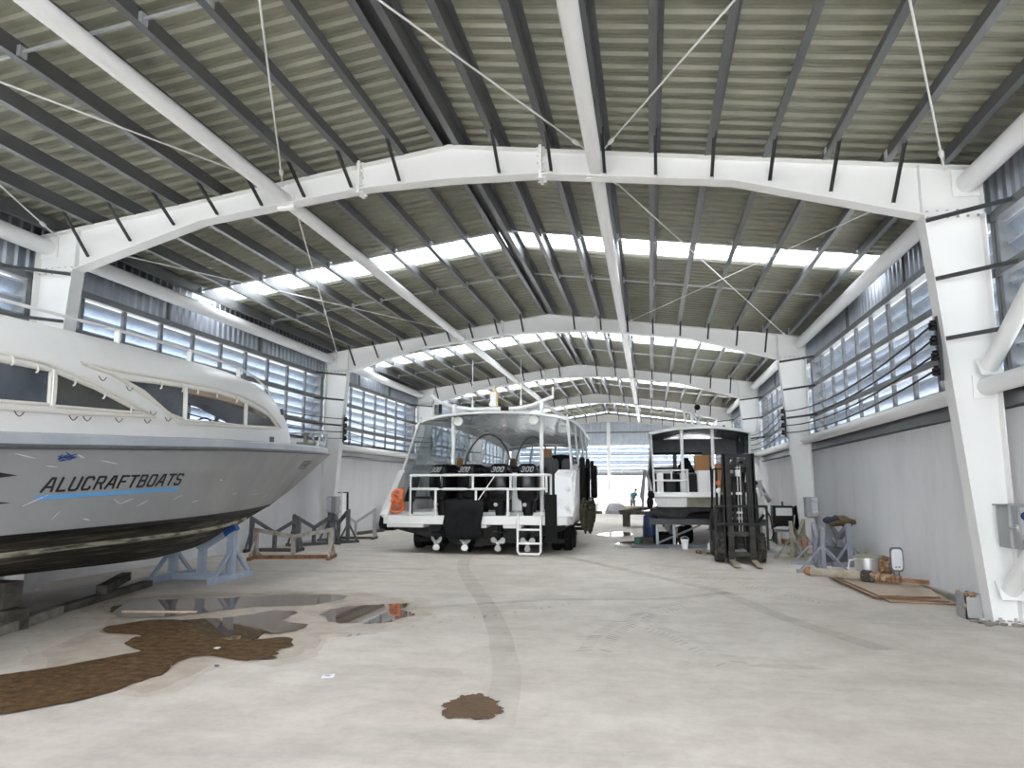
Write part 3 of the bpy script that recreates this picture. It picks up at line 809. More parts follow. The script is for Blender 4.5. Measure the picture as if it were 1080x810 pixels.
for y, z in ((6.2, 2.40), (6.9, 2.42), (7.1, 2.43), (7.6, 2.46), (8.1, 2.49), (8.2, 2.60), (7.75, 2.86), (8.5, 2.55), (7.3, 2.92)):
    b = MB(); b.tube([c1_x(y + .06 * (k / 4 - .5) * 2, z - .05 * math.sin(PI * k / 4), 1, .02) for k in range(5)], .005, 5); b.build('lashing_cord', 'brace', cab)
for s in (1, -1):
    b = MB()
    top = [c1_x(y, z, s, -.035) for y, z in ((8.9, 3.0), (9.6, 3.02), (10.2, 3.01), (10.6, 2.98), (11.2, 2.93), (11.6, 2.88))]
    b.loft([[p, p + V((-.05 * s, 0, -.02)), p + V((-.04 * s, 0, -.075)), p + V((0, 0, -.06))] for p in top])
    b.build('rolled_blind', 'tan_lining', cab)
b = MB()                                              # things inside the wheelhouse
b.bb(BX - 1.2, BX + 1.2, 11.0, 11.9, 2.35, 2.52); b.tube([(BX + .5, 10.7, 2.65 + .17 * math.sin(0)), (BX + .5, 10.7, 2.65)], .01, 5)
b.tube([(BX + .5 + .17 * math.cos(t), 10.8 + .05 * math.sin(t), 2.62 + .16 * math.sin(t)) for t in [k * PI / 8 for k in range(16)]], .014, 6, closed=True)
b.tube([(BX + 1.0, 9.4, 2.85), (BX + .6, 10.2, 2.62), (BX + .2, 10.9, 2.45)], .03, 6)
b.bb(BX - .9, BX - .3, 8.4, 9.0, 2.2, 2.75); b.bb(BX + .2, BX + .8, 8.2, 8.8, 2.2, 2.5)
b.build('helm_console', 'stand_grey', cab)
# roof rail
b = MB()
for s in (1, -1):
    R1 = [c1_x(y, c1_zd(y) + (c1_zt(y) - c1_zd(y)) * .93, s, -.02) + V((0, 0, dz)) for y, dz in ((3.0, .17), (6.0, .17), (8.0, .17), (9.6, .17), (10.8, .16), (11.6, .15), (12.3, .12), (12.75, .0))]
    b.tube(R1, .020, 8)
    for y in (4.5, 6.1, 7.9, 9.4, 10.9):
        p = c1_x(y, c1_zd(y) + (c1_zt(y) - c1_zd(y)) * .93, s, -.02); b.beam(p, p + V((0, 0, .17)), .03, .07, up=(1, 0, 0))
b.build('roof_rail', 'boat_white', cab)
b = MB(); p = c1_x(12.6, 3.05, 1, .02); b.lathe([(.02, -.02), (.06, -.02), (.06, .03), (.035, .03), (.035, .0)], p, (1, .3, .2), 14); b.build('deck_fitting', 'stand_grey', cab)
# bow rail
b = MB(); zb = lambda y: b1_zs(y) + .15
for s in (1, -1):
    f = lambda y, k=.85: V((BX + s * max(.06, b1_beam(y) * k), y, zb(y)))
    b.tube([f(14.4) + V((0, 0, .30)), f(15.2) + V((0, 0, .33)), f(16.2) + V((0, 0, .36))], .022, 7)
    b.tube([f(14.9), f(15.3) + V((0, 0, .34))], .02, 7); b.tube([f(16.3), f(16.2) + V((0, 0, .36))], .022, 7); b.tube([f(16.0) + V((0, 0, .36)), f(16.5)], .02, 7)
b.tube([V((BX - .14, 16.2, zb(16.2) + .36)), V((BX + .14, 16.2, zb(16.2) + .36))], .02, 7)
b.build('bow_rail', 'stand_pale', boat)
b = MB(); b.bb(BX - .13, BX + .13, 15.3, 15.75, zb(15) + .0, zb(15) + .13); b.lathe([(.05, 0), (.05, .2), (.09, .2), (.09, .25), (.02, .26)], (BX, 15.5, zb(15) + .1), n=12); b.build('anchor_winch', 'olive_metal', boat)
# lettering and marks on the side facing the camera
def on_hull(y, z, w): return V((BX + b1_side(y, z) + .003 + .004 * w, y, z))
b = MB(); H = .135; YL0, YL1 = 6.50, 8.90
wid = text_width('ALUCRAFTBOATS')
def fnt(u, v, w):
    t = u / wid; return on_hull(lerp(YL0, YL1 - .05, t), lerp(1.592, 1.675, t) + v * H, w)
letters(b, 'ALUCRAFTBOATS', fnt, slant=.35, th=.175)
b.build('lettering', 'lettering_black', hull)
b = MB(); rows = []
for k in range(25):
    t = k / 24; y = lerp(6.45, 8.86, t); z = lerp(1.53, 1.615, t)
    rows.append([on_hull(y, z + .022, 0), on_hull(y, z - .022, 0), on_hull(y, z - .022, 1), on_hull(y, z + .022, 1)])
b.loft(rows); b.build('underline', 'blue_stripe', hull)
b = MB()
for zt, tip, dz in ((1.755, 6.17, .052), (1.487, 6.15, .034)):
    rows = []
    for k in range(14):
        y = lerp(tip - 2.2, tip, k / 13); h = dz * min(1, (tip - y) / .42) + .001
        rows.append([on_hull(y, zt + h, 0), on_hull(y, zt - h, 0), on_hull(y, zt - h, 1), on_hull(y, zt + h, 1)])
    b.loft(rows)
b.build('pointed_stripe', 'lettering_black', hull)
def scratches(name, m, items):
    for (y0, z0, y1, z1, wd) in items:
        b = MB(); n = 4; rows = []
        for k in range(n + 1):
            y, z = lerp(y0, y1, k / n), lerp(z0, z1, k / n) ; h = wd * (1 - abs(k / n - .5) * 1.2)
            rows.append([on_hull(y, z + h, 0), on_hull(y, z - h, 0), on_hull(y, z - h, 1), on_hull(y, z + h, 1)])
        b.loft(rows); b.build(name, m, hull)
rg = random.Random(11)
scratches('paint_scuff', 'blue_scuff', [(6.62 + rg.uniform(0, .22), 1.95 + rg.uniform(-.04, .03), 6.66 + rg.uniform(0, .24), 1.97 + rg.uniform(-.04, .05), .007) for k in range(22)])
scratches('scratch', 'white_scratch', [(8.05, 1.40, 8.25, 1.47, .006), (8.8, 1.47, 9.0, 1.53, .004), (7.15, 1.29, 7.27, 1.27, .007), (6.9, 1.99, 7.0, 1.96, .012), (7.25, 1.94, 7.55, 1.91, .006), (6.5, 1.86, 6.65, 1.85, .005),
    (7.6, 1.50, 7.72, 1.44, .006), (7.72, 1.44, 7.95, 1.50, .006), (6.3, 1.45, 6.6, 1.56, .006), (6.7, 1.30, 6.8, 1.38, .004), (9.3, 1.42, 9.5, 1.45, .007), (10.6, 1.52, 10.75, 1.55, .005), (9.9, 1.75, 10.0, 1.73, .009), (6.1, 1.97, 6.35, 1.93, .006), (11.6, 1.50, 11.9, 1.53, .004), (12.3, 1.45, 12.6, 1.50, .004)])
scratches('bow_mark', 'lettering_black', [(13.55 + .13 * k, 2.0, 13.68 + .13 * k, 2.16, .012) for k in range(7)] + [(13.6, 2.15, 14.5, 2.19, .008), (13.6, 2.06, 14.3, 2.1, .008)])

# ------------------------------------------------------------------ metal boat stands
def trestle(loc, rz, w, h, vdrop, label, m, mb_=None, d=1.2, t=.09, tape=False, posts=True, tl=None, tr=None, name='boat_stand', group='metal boat stands along the left wall', lean=0.0, crossbrace=True):
    """base bar, two cross feet, two end posts, a short middle post and two bars dropping from the ends to the middle"""
    o = thing(name, loc, label, 'boat stand', group); M_ = Matrix.Rotation(rz, 3, 'Z')
    def P(x, y, z): return V(loc) + M_ @ V((x, y + lean * z, z))
    mb_ = mb_ or m; zl = tl or h; zr = tr or h; zm = h - vdrop
    b = MB(); b.beam(P(-w / 2, 0, t * .5), P(w / 2, 0, t * .5), t, t); b.build('base_bar', mb_, o, smooth=False)
    for s in (-1, 1):
        b = MB(); b.beam(P(s * w / 2, -d / 2, t * .45), P(s * w / 2, d / 2, t * .45), t, t * .9); b.build('foot', mb_, o, smooth=False)
        zz = zr if s > 0 else zl
        b = MB(); b.beam(P(s * (w / 2 - .02), 0, t), P(s * (w / 2 - .02), 0, zz), t * 1.1, t * 1.1, up=(1, 0, 0)); b.build('post', m, o, smooth=False)
        for q in (-1, 1):
            b = MB(); b.beam(P(s * w / 2, q * d * .42, t * .8), P(s * w / 2, 0, zz * .62), t * .5, t * .5); b.build('strut', m, o, smooth=False)
        b = MB(); b.beam(P(s * (w / 2 + .02), 0, zz), P(0, 0, zm), t, t); b.build('cradle_bar', m, o, smooth=False)
        if tape and s > 0:
            b = MB(); b.beam(P(s * (w / 2 + .05), 0, zz + .01), P(s * (w / 2 - .16), 0, zz - .115), t * 1.15, t * 1.15); b.build('tape_wrap', 'stand_tape', o, smooth=False)
    b = MB(); b.beam(P(0, 0, t), P(0, 0, zm), t, t, up=(1, 0, 0)); b.build('post', m, o, smooth=False)
    return o
trestle((-7.95, 12.0, 0), R(2), 1.16, .92, .36, 'pale blue boat stand with dark blue tape holding up the silver bow', 'stand_blue', d=1.35, t=.115, tape=True, tl=.92, tr=.93)
trestle((-8.1, 15.7, 0), R(14), 1.75, .66, .16, 'low wide boat stand with a rusty base bar on the open floor', 'stand_rusty', 'rust', d=.9, t=.085)
trestle((-9.45, 17.3, 0), R(8), 1.25, .85, .38, 'grey boat stand near the wall, just behind the silver bow', 'stand_grey', 'timber_dark', d=.7, t=.085)
trestle((-9.35, 19.3, 0), R(55), 1.25, .85, .36, 'dark grey boat stand, front one of the tangled heap', 'stand_grey', d=.7, t=.085)
trestle((-9.2, 20.6, 0), R(-38), 1.2, .95, .38, 'dark grey boat stand crossing the tangled heap behind', 'stand_grey', d=.7, t=.085)
trestle((-9.2, 21.9, 0), R(10), 1.22, .93, .42, 'pale grey boat stand against the white wall, beyond the tangled heap', 'stand_pale', 'timber_dark', d=.7, t=.07)
# timbers under the silver boat
def timber(a, c, w, h, label, m='timber_dark', name='timber_plank'):
    b = MB(); b.beam(a, c, w, h); return tag(b.build(name, m, smooth=False, bevel=.008), label, 'timber', 'old timbers under the silver boat')
timber((-8.6, 7.4, .12), (-7.2, 7.4, .12), .30, .24, 'dark keel block on the floor under the silver boat, lower one of two')
timber((-8.4, 7.4, .40), (-7.3, 7.4, .40), .26, .30, 'dark keel block standing on another one under the silver boat')
timber((-8.5, 3.6, .28), (-7.2, 3.6, .28), .30, .55, 'dark keel block under the stern of the silver boat')
timber((-7.45, 7.6, .05), (-8.25, 11.0, .05), .14, .10, 'long dark plank lying on the floor beneath the silver boat')
timber((-7.15, 7.0, .06), (-7.6, 8.4, .06), .16, .11, 'short pale grey plank end lying under the silver boat', 'timber_grey')
timber((-7.8, 9.4, .17), (-8.6, 10.9, .17), .15, .13, 'dark broken timber resting across the long plank under the boat')

# ------------------------------------------------------------------ white boat in the middle, stern to the viewer
CX = -4.28
def b2_beam(y): return 2.42 * (1 - max(0, (y - 23) / 8.6) ** 2.4) if y < 31.5 else .02
def b2_chine(y): return 2.16 * (1 - max(0, (y - 21) / 9.8) ** 2.2) if y < 30.7 else .0
def b2_zg(y): return interp(y, [17.6, 17.9, 18.25, 18.7, 20, 26, 31.5], [.92, 1.05, 1.55, 2.02, 2.10, 2.25, 2.65])
def b2_zk(y): return interp(y, [17.9, 26, 28.5, 30, 30.7, 31.5], [.14, .14, .30, .75, 1.2, 2.4])
def b2_zc(y): return max(interp(y, [17.9, 24, 31], [.58, .62, 1.0]), b2_zk(y))
b2 = thing('passenger_boat', (CX, 24, .14), 'white speedboat with four black outboards at its stern and a hardtop roof', 'boat')
S2 = [17.9, 18.08, 18.25, 18.45, 18.7] + [19 + .5 * i for i in range(25)] + [31.3]
b = MB()
for s in (-1, 1):
    rows = []
    for y in S2:
        zc, zg = b2_zc(y), b2_zg(y); r = []
        for u in (0, .25, .5, .75, 1): r.append((CX + s * lerp(b2_chine(y), b2_beam(y), u ** .8), y, lerp(zc, zg, u)))
        r += [(CX + s * (b2_beam(y) - .09), y, zg - .01), (CX + s * (b2_beam(y) - .10), y, max(.9, zg - .8))]
        rows.append(r)
    b.loft(rows, closed=False)
hl2 = b.build('hull', 'boat_white_scuffed', b2)
b = MB()
for s in (-1, 1):
    rows = []
    for y in [q for q in S2 if q < 30.8]:
        zc, zk, bc = b2_zc(y), b2_zk(y), b2_chine(y); rows.append([(CX + s * (bc + .012) * u, y, zk + (zc - zk) * u ** 1.2 - .004) for u in (0, .3, .6, .85, 1)] + [(CX + s * (lerp(bc, b2_beam(y), .14) + .012), y, zc + .07)])
    b.loft(rows, closed=False)
y = 17.9; b.add([(CX + s * x, y, z) for s, x, z in ((-1, 2.2, .78), (1, 2.2, .78), (1, 2.16, .58), (1, 1.1, .32), (1, 0, .14), (-1, 1.1, .32), (-1, 2.16, .58))], [tuple(range(7))])
b.build('hull_bottom', 'dark_hull', b2)
# deck floor, swim platform
b = MB(); b.bb(CX - 2.2, CX + 2.2, 17.95, 27, .93, 1.0); b.build('deck', 'boat_white', b2)
b = MB(); b.prism([(CX - 2.42, 17.95, .72), (CX + 2.42, 17.95, .72), (CX + 2.30, 17.45, .72), (CX + 2.1, 17.35, .72), (CX - 2.15, 17.35, .72), (CX - 2.34, 17.5, .72)], (0, 0, .21))
for x0, x1 in ((-2.2, -1.25), (-.05, .35), (.75, 1.2)): b.bb(CX + x0, CX + x1, 17.37, 17.9, .64, .73)
b.build('swim_platform', 'boat_white', b2, smooth=False, bevel=.02)
# white flared quarter panels
for q in (-1, 1):
    b = MB(); outer = [(2.44, 17.5, .93), (2.44, 17.75, 1.15), (2.30, 18.35, 1.85), (2.40, 18.75, 2.08), (2.46, 18.95, 1.25), (2.40, 18.0, .72)]
    inner = [(2.02, 17.5, .93), (1.98, 17.62, 1.22), (1.90, 18.25, 1.95), (1.95, 18.62, 2.08), (2.05, 18.75, 1.25), (2.05, 17.9, .72)]
    if q < 0: inner = [(x + .22, y, z) for x, y, z in inner]
    b.loft([[(CX + q * x, y, z) for x, y, z in outer], [(CX + q * x, y, z) for x, y, z in inner]]); b.build('quarter_panel', 'boat_white_scuffed' if q > 0 else 'boat_white', b2, smooth=False, bevel=.02)
b = MB(); b.prism([(CX - 2.05, 18.1, 1.25), (CX - 1.95, 18.62, 1.95), (CX - 1.75, 18.62, 1.95), (CX - 1.75, 18.1, 1.25)], (0, .03, 0)); b.build('quarter_window', 'tinted_glass', b2, smooth=False)
# stern rail
b = MB(); ra_ = .032
xs0, xs1, yr = -5.92, -2.47, 17.45
b.tube([(xs0 - .2, 18.5, 1.92), (xs0, yr + .05, 1.92), (xs0 + .06, yr, 1.92), (xs1, yr, 1.92), (xs1 + .06, yr + .15, 1.92), (xs1 + .06, 17.8, 1.92), (xs1 + .06, 17.8, 1.25)], ra_, 8)
b.tube([(xs0 - .2, 18.5, 1.58), (xs0, yr + .05, 1.58), (xs0 + .06, yr, 1.58), (xs1 + .02, yr, 1.58)], ra_, 8)
b.tube([(xs0 + .01, yr + .02, 1.92), (xs0 + .01, yr + .02, .93)], .026, 8)
for x in (-5.12, -4.3, -3.35, -2.55): b.tube([(x, yr, 1.92), (x, yr, 1.58)], .03, 8)
for x in (-5.25, -4.22, -3.42): b.tube([(x, yr, 1.58), (x, yr, .93)], .032, 8)
b.tube([(xs1, yr, 1.92), (xs1, yr, 1.5)], .03, 8)
b.tube([(-4.22, yr - .01, 1.22), (-3.75, yr - .02, 1.9)], .012, 6)
b.build('stern_rail', 'boat_white', b2)
b = MB()
b.tube([(-3.15, 17.32, 1.0), (-3.15, 17.28, .12), (-3.10, 17.27, .05), (-2.64, 17.27, .05), (-2.59, 17.28, .12), (-2.59, 17.32, 1.0)], .03, 8)
for z in (.30, .62): b.beam((-3.15, 17.29, z), (-2.59, 17.29, z), .04, .045)
b.build('boarding_ladder', 'boat_white', b2)
# hardtop
def roof2(y): return interp(y, [17.9, 19, 22, 26, 28], [3.42, 3.45, 3.50, 3.40, 3.1])
RX = -3.95
b = MB(); rows = []
for y in (17.85, 17.9, 18.5, 20, 22, 24, 26, 27.2, 28.0):
    hw = interp(y, [17.85, 18.2, 20, 26, 28], [1.95, 2.0, 2.0, 1.85, 1.5]); z = roof2(y); up, dn = [], []
    for k in range(-10, 11):
        f = k / 10; c = .13 * (1 - f * f) - .06 * abs(f) ** 6
        up.append((RX + f * hw, y - (.0 if y > 18 else -.28 * f * f), z + c)); dn.append((RX + f * hw * .99, y - (.0 if y > 18 else -.28 * f * f), z + c - .06))
    rows.append(up + dn[::-1])
b.loft(rows); b.cur = 0
hard = b.build('hardtop', 'boat_white', b2)
b = MB(); rows = []
for y in (18.0, 20, 22, 24, 26, 27.4):
    hw = interp(y, [17.85, 18.2, 20, 26, 28], [1.95, 2.0, 2.0, 1.85, 1.5]) * .95; z = roof2(y)
    rows.append([(RX + f / 8 * hw, y + (.3 * (f / 8) ** 2 if y < 18.1 else 0), z + .13 * (1 - (f / 8) ** 2) - .068) for f in range(-8, 9)])
b.loft(rows, closed=False); b.build('headlining', 'headliner', hard)
for x in (-5.03, -2.70):
    b = MB(); b.cyl((x, 18.25, .95), (x, 18.25, 3.62), .055, n=12); b.build('roof_post', 'boat_white', b2)
for x in (-4.86, -2.88):
    b = MB(); b.lathe([(.03, .10), (.11, .08), (.125, 0), (.115, -.03), (.0, -.045)], (x, 18.1, 3.32), (0, 1, 0), 18); b.build('floodlight', 'lamp_white', hard)
# cabin sides with pillars and panes
for s in (-1, 1):
    base = lambda y: V((CX + s * (b2_beam(y) - .12), y, b2_zg(y)))
    top = lambda y: V((RX + s * interp(y, [17.9, 26, 28], [1.93, 1.8, 1.45]), y, roof2(y)))
    for yb, yt in ((18.75, 18.1), (20.6, 20.2), (22.6, 22.0), (24.6, 23.8), (26.6, 25.6), (28.4, 27.4)):
        b = MB(); b.beam(base(yb), top(yt), .16 if yb < 19 else .10, .05, up=(1, 0, 0)); b.build('cabin_pillar', 'boat_white', b2, smooth=False)
    b = MB(); b.loft([[base(y) + V((0, 0, -.03)), base(y) + V((0, 0, .16)), base(y) + V((-.05 * s, 0, .16)), base(y) + V((-.05 * s, 0, -.03))] for y in (18.75, 20, 22, 24, 26, 28.4)])
    b.build('window_sill', 'boat_white', b2, smooth=False)
    b = MB(); b.loft([[base(yb) + V((0, 0, .1)), top(yt) + V((0, 0, -.02))] for yb, yt in ((18.8, 18.2), (22.6, 22.0), (26.6, 25.6), (28.4, 27.4))], closed=False)
    b.build('side_pane', 'clear_vinyl' if s < 0 else 'clear_glass', b2)
b = MB(); b.add([(CX - 1.35, 28.4, 2.25), (CX + 1.35, 28.4, 2.25), (RX + 1.4, 27.5, 3.2), (RX - 1.4, 27.5, 3.2)], [(0, 1, 2, 3)]); b.build('windscreen', 'clear_vinyl', b2)
b = MB()
for f in (-1, -.33, .33, 1): b.beam((CX + 1.35 * f, 28.38, 2.25), (RX + 1.4 * f, 27.48, 3.2), .06, .05)
b.build('windscreen_frame', 'boat_white', b2, smooth=False)
b = MB()                                                # hooped vinyl curtain on the port side
rows = []
for k in range(9):
    t = k / 8; rows.append([(CX - 2.2 + .35 * math.sin(PI * .5 * u) + .9 * t * .6, 19.2 + 2.4 * t + .05 * math.sin(9 * u + 5 * t), lerp(2.1, 3.38 - .5 * t * t, u)) for u in [q / 8 for q in range(9)]])
b.loft(rows, closed=False); b.build('vinyl_curtain', 'clear_vinyl', b2)
b = MB()
for x0, x1, yy in ((-5.5, -4.0, 21.2), (-4.2, -3.0, 22.5)):
    b.tube([(lerp(x0, x1, k / 12), yy, 2.15 + 1.05 * math.sin(PI * k / 12) ** .6) for k in range(13)], .025, 6)
b.build('curtain_hoop', 'stand_grey', b2)
# engine wells, counter and seats
b = MB(); b.bb(-5.6, -2.9, 19.5, 19.9, 1.0, 2.10); b.bb(-5.6, -2.8, 19.42, 19.9, 2.10, 2.18); b.build('cockpit_counter', 'black', b2, bevel=.02)
b = MB(); b.bb(CX - 2.1, CX + 2.1, 26.8, 27.0, 1.0, 2.2); b.build('helm_bulkhead', 'stand_grey', b2)
for x in (-2.72, -2.25):
    b = MB(); rows = []
    for z, w, d in ((1.55, .36, .10), (1.75, .40, .12), (2.15, .40, .10), (2.35, .36, .08), (2.42, .28, .05)):
        rows.append([(x + w / 2 * math.copysign(abs(math.cos(t)) ** .4, math.cos(t)), 20.3 + .12 * (z - 1.5) + d / 2 * math.copysign(abs(math.sin(t)) ** .5, math.sin(t)), z) for t in [2 * PI * k / 16 for k in range(16)]])
    b.loft(rows); b.box((x, 20.55, 1.5), (.40, .5, .14)); b.cyl((x, 20.5, 1.0), (x, 20.5, 1.45), .05); st = b.build('seat', 'seat_grey', b2)
    b = MB(); b.tube([(x - .17, 20.25, 1.9), (x - .17, 20.26, 2.36), (x + .17, 20.26, 2.36), (x + .17, 20.25, 1.9)], .014, 6); b.build('grab_bar', 'stand_grey', st)
b = MB(); rows = []
for k in range(9):
    f = k / 4 - 1; h = 2.15 + .42 * math.sqrt(max(0, 1 - f * f)) ; rows.append([(-2.55 + .72 * f, 21.1, 1.2), (-2.55 + .72 * f, 21.1, h), (-2.55 + .72 * f, 21.6, h - .03), (-2.55 + .72 * f, 21.6, 1.2)])
b.loft(rows); b.build('covered_seat_bank', 'fabric_black', b2)
# rack arch over the roof
b = MB()
b.tube([(-5.66, 18.3, 4.06), (-5.42, 18.35, 3.84), (-5.02, 18.4, 3.72), (-4.6, 18.4, 3.66), (-3.4, 18.4, 3.66), (-2.95, 18.4, 3.74), (-2.42, 18.4, 3.94)], .05, 10)
b.tube([(-2.42, 18.4, 3.9), (-2.42, 18.4, 4.2)], .03, 8)
b.tube([(-5.42, 18.35, 3.84), (-4.95, 19.6, 3.6)], .04, 8); b.tube([(-2.75, 18.4, 3.8), (-2.2, 19.6, 3.48)], .045, 8)
for x in (-5.03, -2.70): b.cyl((x, 18.3, 3.55), (x, 18.38, 3.78), .06)
b.tube([(-4.75, 19.4, 3.58), (-4.5, 18.45, 3.67)], .03, 7)
rk = b.build('roof_rack', 'boat_white', b2)
for x, z1 in ((-4.56, 4.98), (-3.26, 4.95)):
    b = MB(); b.tube([(x, 18.4, 3.66), (x, 18.4, 3.85), (x, 18.4, 3.9), (x, 18.4, z1)], [.03, .03, .014, .010], 8); b.build('aerial', 'boat_white', rk)
b = MB(); b.bb(-4.07, -3.92, 18.35, 18.45, 3.72, 4.1); b.cyl((-3.98, 18.4, 4.0), (-3.98, 18.4, 4.3), .02); b.beam((-4.1, 18.4, 3.75), (-3.98, 18.4, 4.15), .03, .03); b.build('light_mast', 'boat_white', rk)
b = MB(); b.beam((-3.9, 18.4, 3.72), (-3.93, 18.4, 4.2), .06, .06); b.beam((-3.93, 18.4, 4.15), (-4.12, 18.4, 4.05), .04, .04); b.build('mast_tape', 'yellow', rk)
b = MB(); b.bb(-3.78, -3.58, 18.32, 18.42, 3.60, 3.70); b.build('horn', 'black', rk)
b = MB(); b.bb(-5.45, -5.38, 18.3, 18.36, 3.55, 3.8); b.build('clamp', 'black', rk)
# outboard engines
def rrect(cx, cy, z, w, d, n=20, e=.45, tilt=0):
    return [V((cx + w / 2 * math.copysign(abs(math.cos(t)) ** e, math.cos(t)), cy + d / 2 * math.copysign(abs(math.sin(t)) ** e, math.sin(t)) , z)) for t in [2 * PI * k / n for k in range(n)]]
def outboard():
    o = thing('outboard_engine', (0, 0, 0), '', 'outboard engine', 'black outboard engines on the middle boat')
    b = MB(); b.loft([rrect(0, .03, z, w, d) for z, w, d in ((1.28, .40, .62), (1.34, .50, .74), (1.6, .55, .82), (1.9, .54, .80), (2.05, .50, .74), (2.14, .42, .62), (2.18, .28, .44))]); co_ = b.build('cowl', 'black_gloss', o)
    b = MB(); letters(b, '300', lambda u, v, w: V((-.15 + u * .105, .03 - .398 + .06 * v - .008 * w, 1.985 + v * .115)), slant=.3, wl=.72, th=.2); b.build('lettering', 'lettering_white', co_)
    b = MB(); b.loft([rrect(0, -.0, z, .51, .70) for z in (1.50, 1.515)]); b.build('cowl_seam', 'stand_grey', co_)
    b = MB(); b.loft([rrect(0, .06, z, w, d, e=.6) for z, w, d in ((.72, .17, .36), (.9, .22, .42), (1.15, .30, .48), (1.30, .36, .54))]); b.bb(-.17, .17, .25, .52, .85, 1.25); b.build('midsection', 'black', o)
    b = MB(); b.loft([rrect(0, .05, z, w, d, e=.8) for z, w, d in ((.30, .10, .26), (.5, .11, .30), (.74, .15, .36))])
    b.bb(-.14, .14, -.30, .22, .50, .52)
    b.tube([(0, .30, .26), (0, .22, .26), (0, .05, .26), (0, -.18, .26), (0, -.24, .26)], [.01, .06, .085, .075, .05], 12)
    b.prism([(-.012, .16, .2), (-.012, -.14, .2), (-.012, -.17, .02), (-.012, -.02, .02)], (.024, 0, 0)); b.build('gearcase', 'black', o)
    b = MB(); b.tube([(0, -.23, .26), (0, -.36, .26)], [.06, .035], 10)
    for k in range(3):
        a = 2 * PI * k / 3 + .5; ax = V((math.cos(a), 0, math.sin(a))); tn = V((-math.sin(a), 0, math.cos(a))); rows = []
        for r, w in ((.04, .05), (.09, .12), (.14, .15), (.185, .10), (.20, .03)):
            rows.append([V((0, -.29, .26)) + ax * r + tn * (w * f) + V((0, .09 * f * (w / .15), 0)) for f in (-.5, -.2, .2, .5)] + [V((0, -.283, .26)) + ax * r + tn * (w * f) + V((0, .09 * f * (w / .15), 0)) for f in (.5, .2, -.2, -.5)])
        b.loft(rows)
    b.build('propeller', 'prop_pale', o)
    b = MB()
    for x, z in ((-.07, 1.18), (.08, 1.34)): b.lathe([(.0, .02), (.045, .0), (.05, -.03)], (x, -.28, z), (0, -1, 0), 12); b.cyl((x, -.1, z), (x, -.27, z), .04)
    b.build('drain_cap', 'prop_pale', o)
    return o
eng = outboard()
for i, (x, rz, lab) in enumerate(((-5.13, -24, 'black outboard engine nearest the port side, its propeller swung furthest left'), (-4.42, -20, 'second black outboard from the left, behind the hanging black cover'),
                             (-3.68, 0, 'third black outboard from the left, between cover and boarding ladder'), (-2.98, 6, 'rightmost black outboard engine, behind the white boarding ladder'))):
    o = eng if i == 0 else copy_tree(eng); o.location = (x, 17.82, 0.02); o.rotation_euler.z = R(rz); o['label'] = lab
# things aboard and hanging from the boat
b = MB(); b.loft([[V((lerp(-4.98, -4.02, u) + .03 * math.sin(7 * v), 17.40 - .09 - .03 * math.sin(5 * u * 3) * v - (.0 if v > .2 else -.12 * (1 - v / .2)), lerp(1.32, .42 - .06 * math.sin(PI * u), v))) for u in [k / 12 for k in range(13)]] for v in [k / 10 for k in range(11)]], closed=False)
o = tag(b.build('black_cover', 'fabric_black'), 'black fabric cover draped over the stern platform in front of the engines', 'cover')
sd = o.modifiers.new('thick', 'SOLIDIFY'); sd.thickness = .015
b = MB(); b.loft([rrect(-2.34, 17.27, z, .28, .12, e=.3) for z in (.35, .38, 1.42, 1.45)]); tag(b.build('fender_board', 'rubber'), 'black rubber fender board hanging beside the boarding ladder', 'fender')
b = MB(); rg = random.Random(5)
pts = [V((-6.35 + .16 * math.cos(t) * (1 - .01 * t), 17.75 + .08 * math.sin(t * 1.3), 1.05 + .018 * t + .14 * math.sin(t))) for t in [k * .35 for k in range(75)]]
b.tube(pts, .035, 7); tag(b.build('orange_hose', 'orange'), 'orange hose coil on the port corner of the stern platform', 'hose')
b = MB(); b.tube([(-5.98, 17.8, .95), (-5.98, 17.8, 1.30), (-5.9, 17.8, 1.36), (-5.35, 17.9, 1.36), (-5.28, 17.9, 1.2)], .03, 8); tag(b.build('hoop_handle', 'black'), 'black bent tube standing on the deck left of the outboards', 'tube')
t = thing('blue_drum', (-2.17, 18.9, 1.0), 'bright blue lidded drum on deck under the grey seats', 'drum')
b = MB(); b.lathe([(.22, 0), (.235, .03), (.235, .62), (.22, .66)], (-2.17, 19.0, 1.0), n=24); b.build('body', 'blue_drum', t)
b = MB(); b.lathe([(.0, .012), (.19, .012), (.20, 0), (.15, -.04)], (-2.17, 18.745, 1.42), (0, -1, 0), 9); b.build('round_label', 'blue_drum_bright', t)
b = MB(); b.sphere((-2.2, 19.0, 1.78), .17, (1.3, 1, .7)); b.sphere((-2.02, 19.05, 1.84), .11); b.jitter(.015); tag(b.build('cloth_bundle', 'fabric_black'), 'black cloth bundle on top of the bright blue drum', 'cloth')
for x, y, z, m, nm, lab, d in ((-5.2, 19.6, 2.18, 'cardboard', 'wooden_jug', 'brown jug on the black counter behind the left outboards', (.16, .16, .26)), (-3.68, 19.55, 2.18, 'brown_cloth', 'cloth_bundle', 'brown bundle on the black counter, middle of the boat', (.2, .18, .22)),
                             (-3.32, 19.1, 2.0, 'orange', 'orange_box', 'small orange box between the two right-hand outboards', (.28, .2, .12)), (-2.85, 20.4, 2.45, 'cardboard', 'cardboard_box', 'small brown box beside the grey boat seats', (.22, .2, .24))):
    b = MB(); b.loft([rrect(x, y, z + d[2] * u, d[0] * w, d[1] * w, e=.5) for u, w in ((0, .9), (.1, 1), (.6, 1), (.85, .7), (1, .45))] if 'jug' in nm or 'bundle' in nm else [rrect(x, y, z + d[2] * u, d[0], d[1], e=.15) for u in (0, 1)]); tag(b.build(nm, m), lab, nm.split('_')[-1])
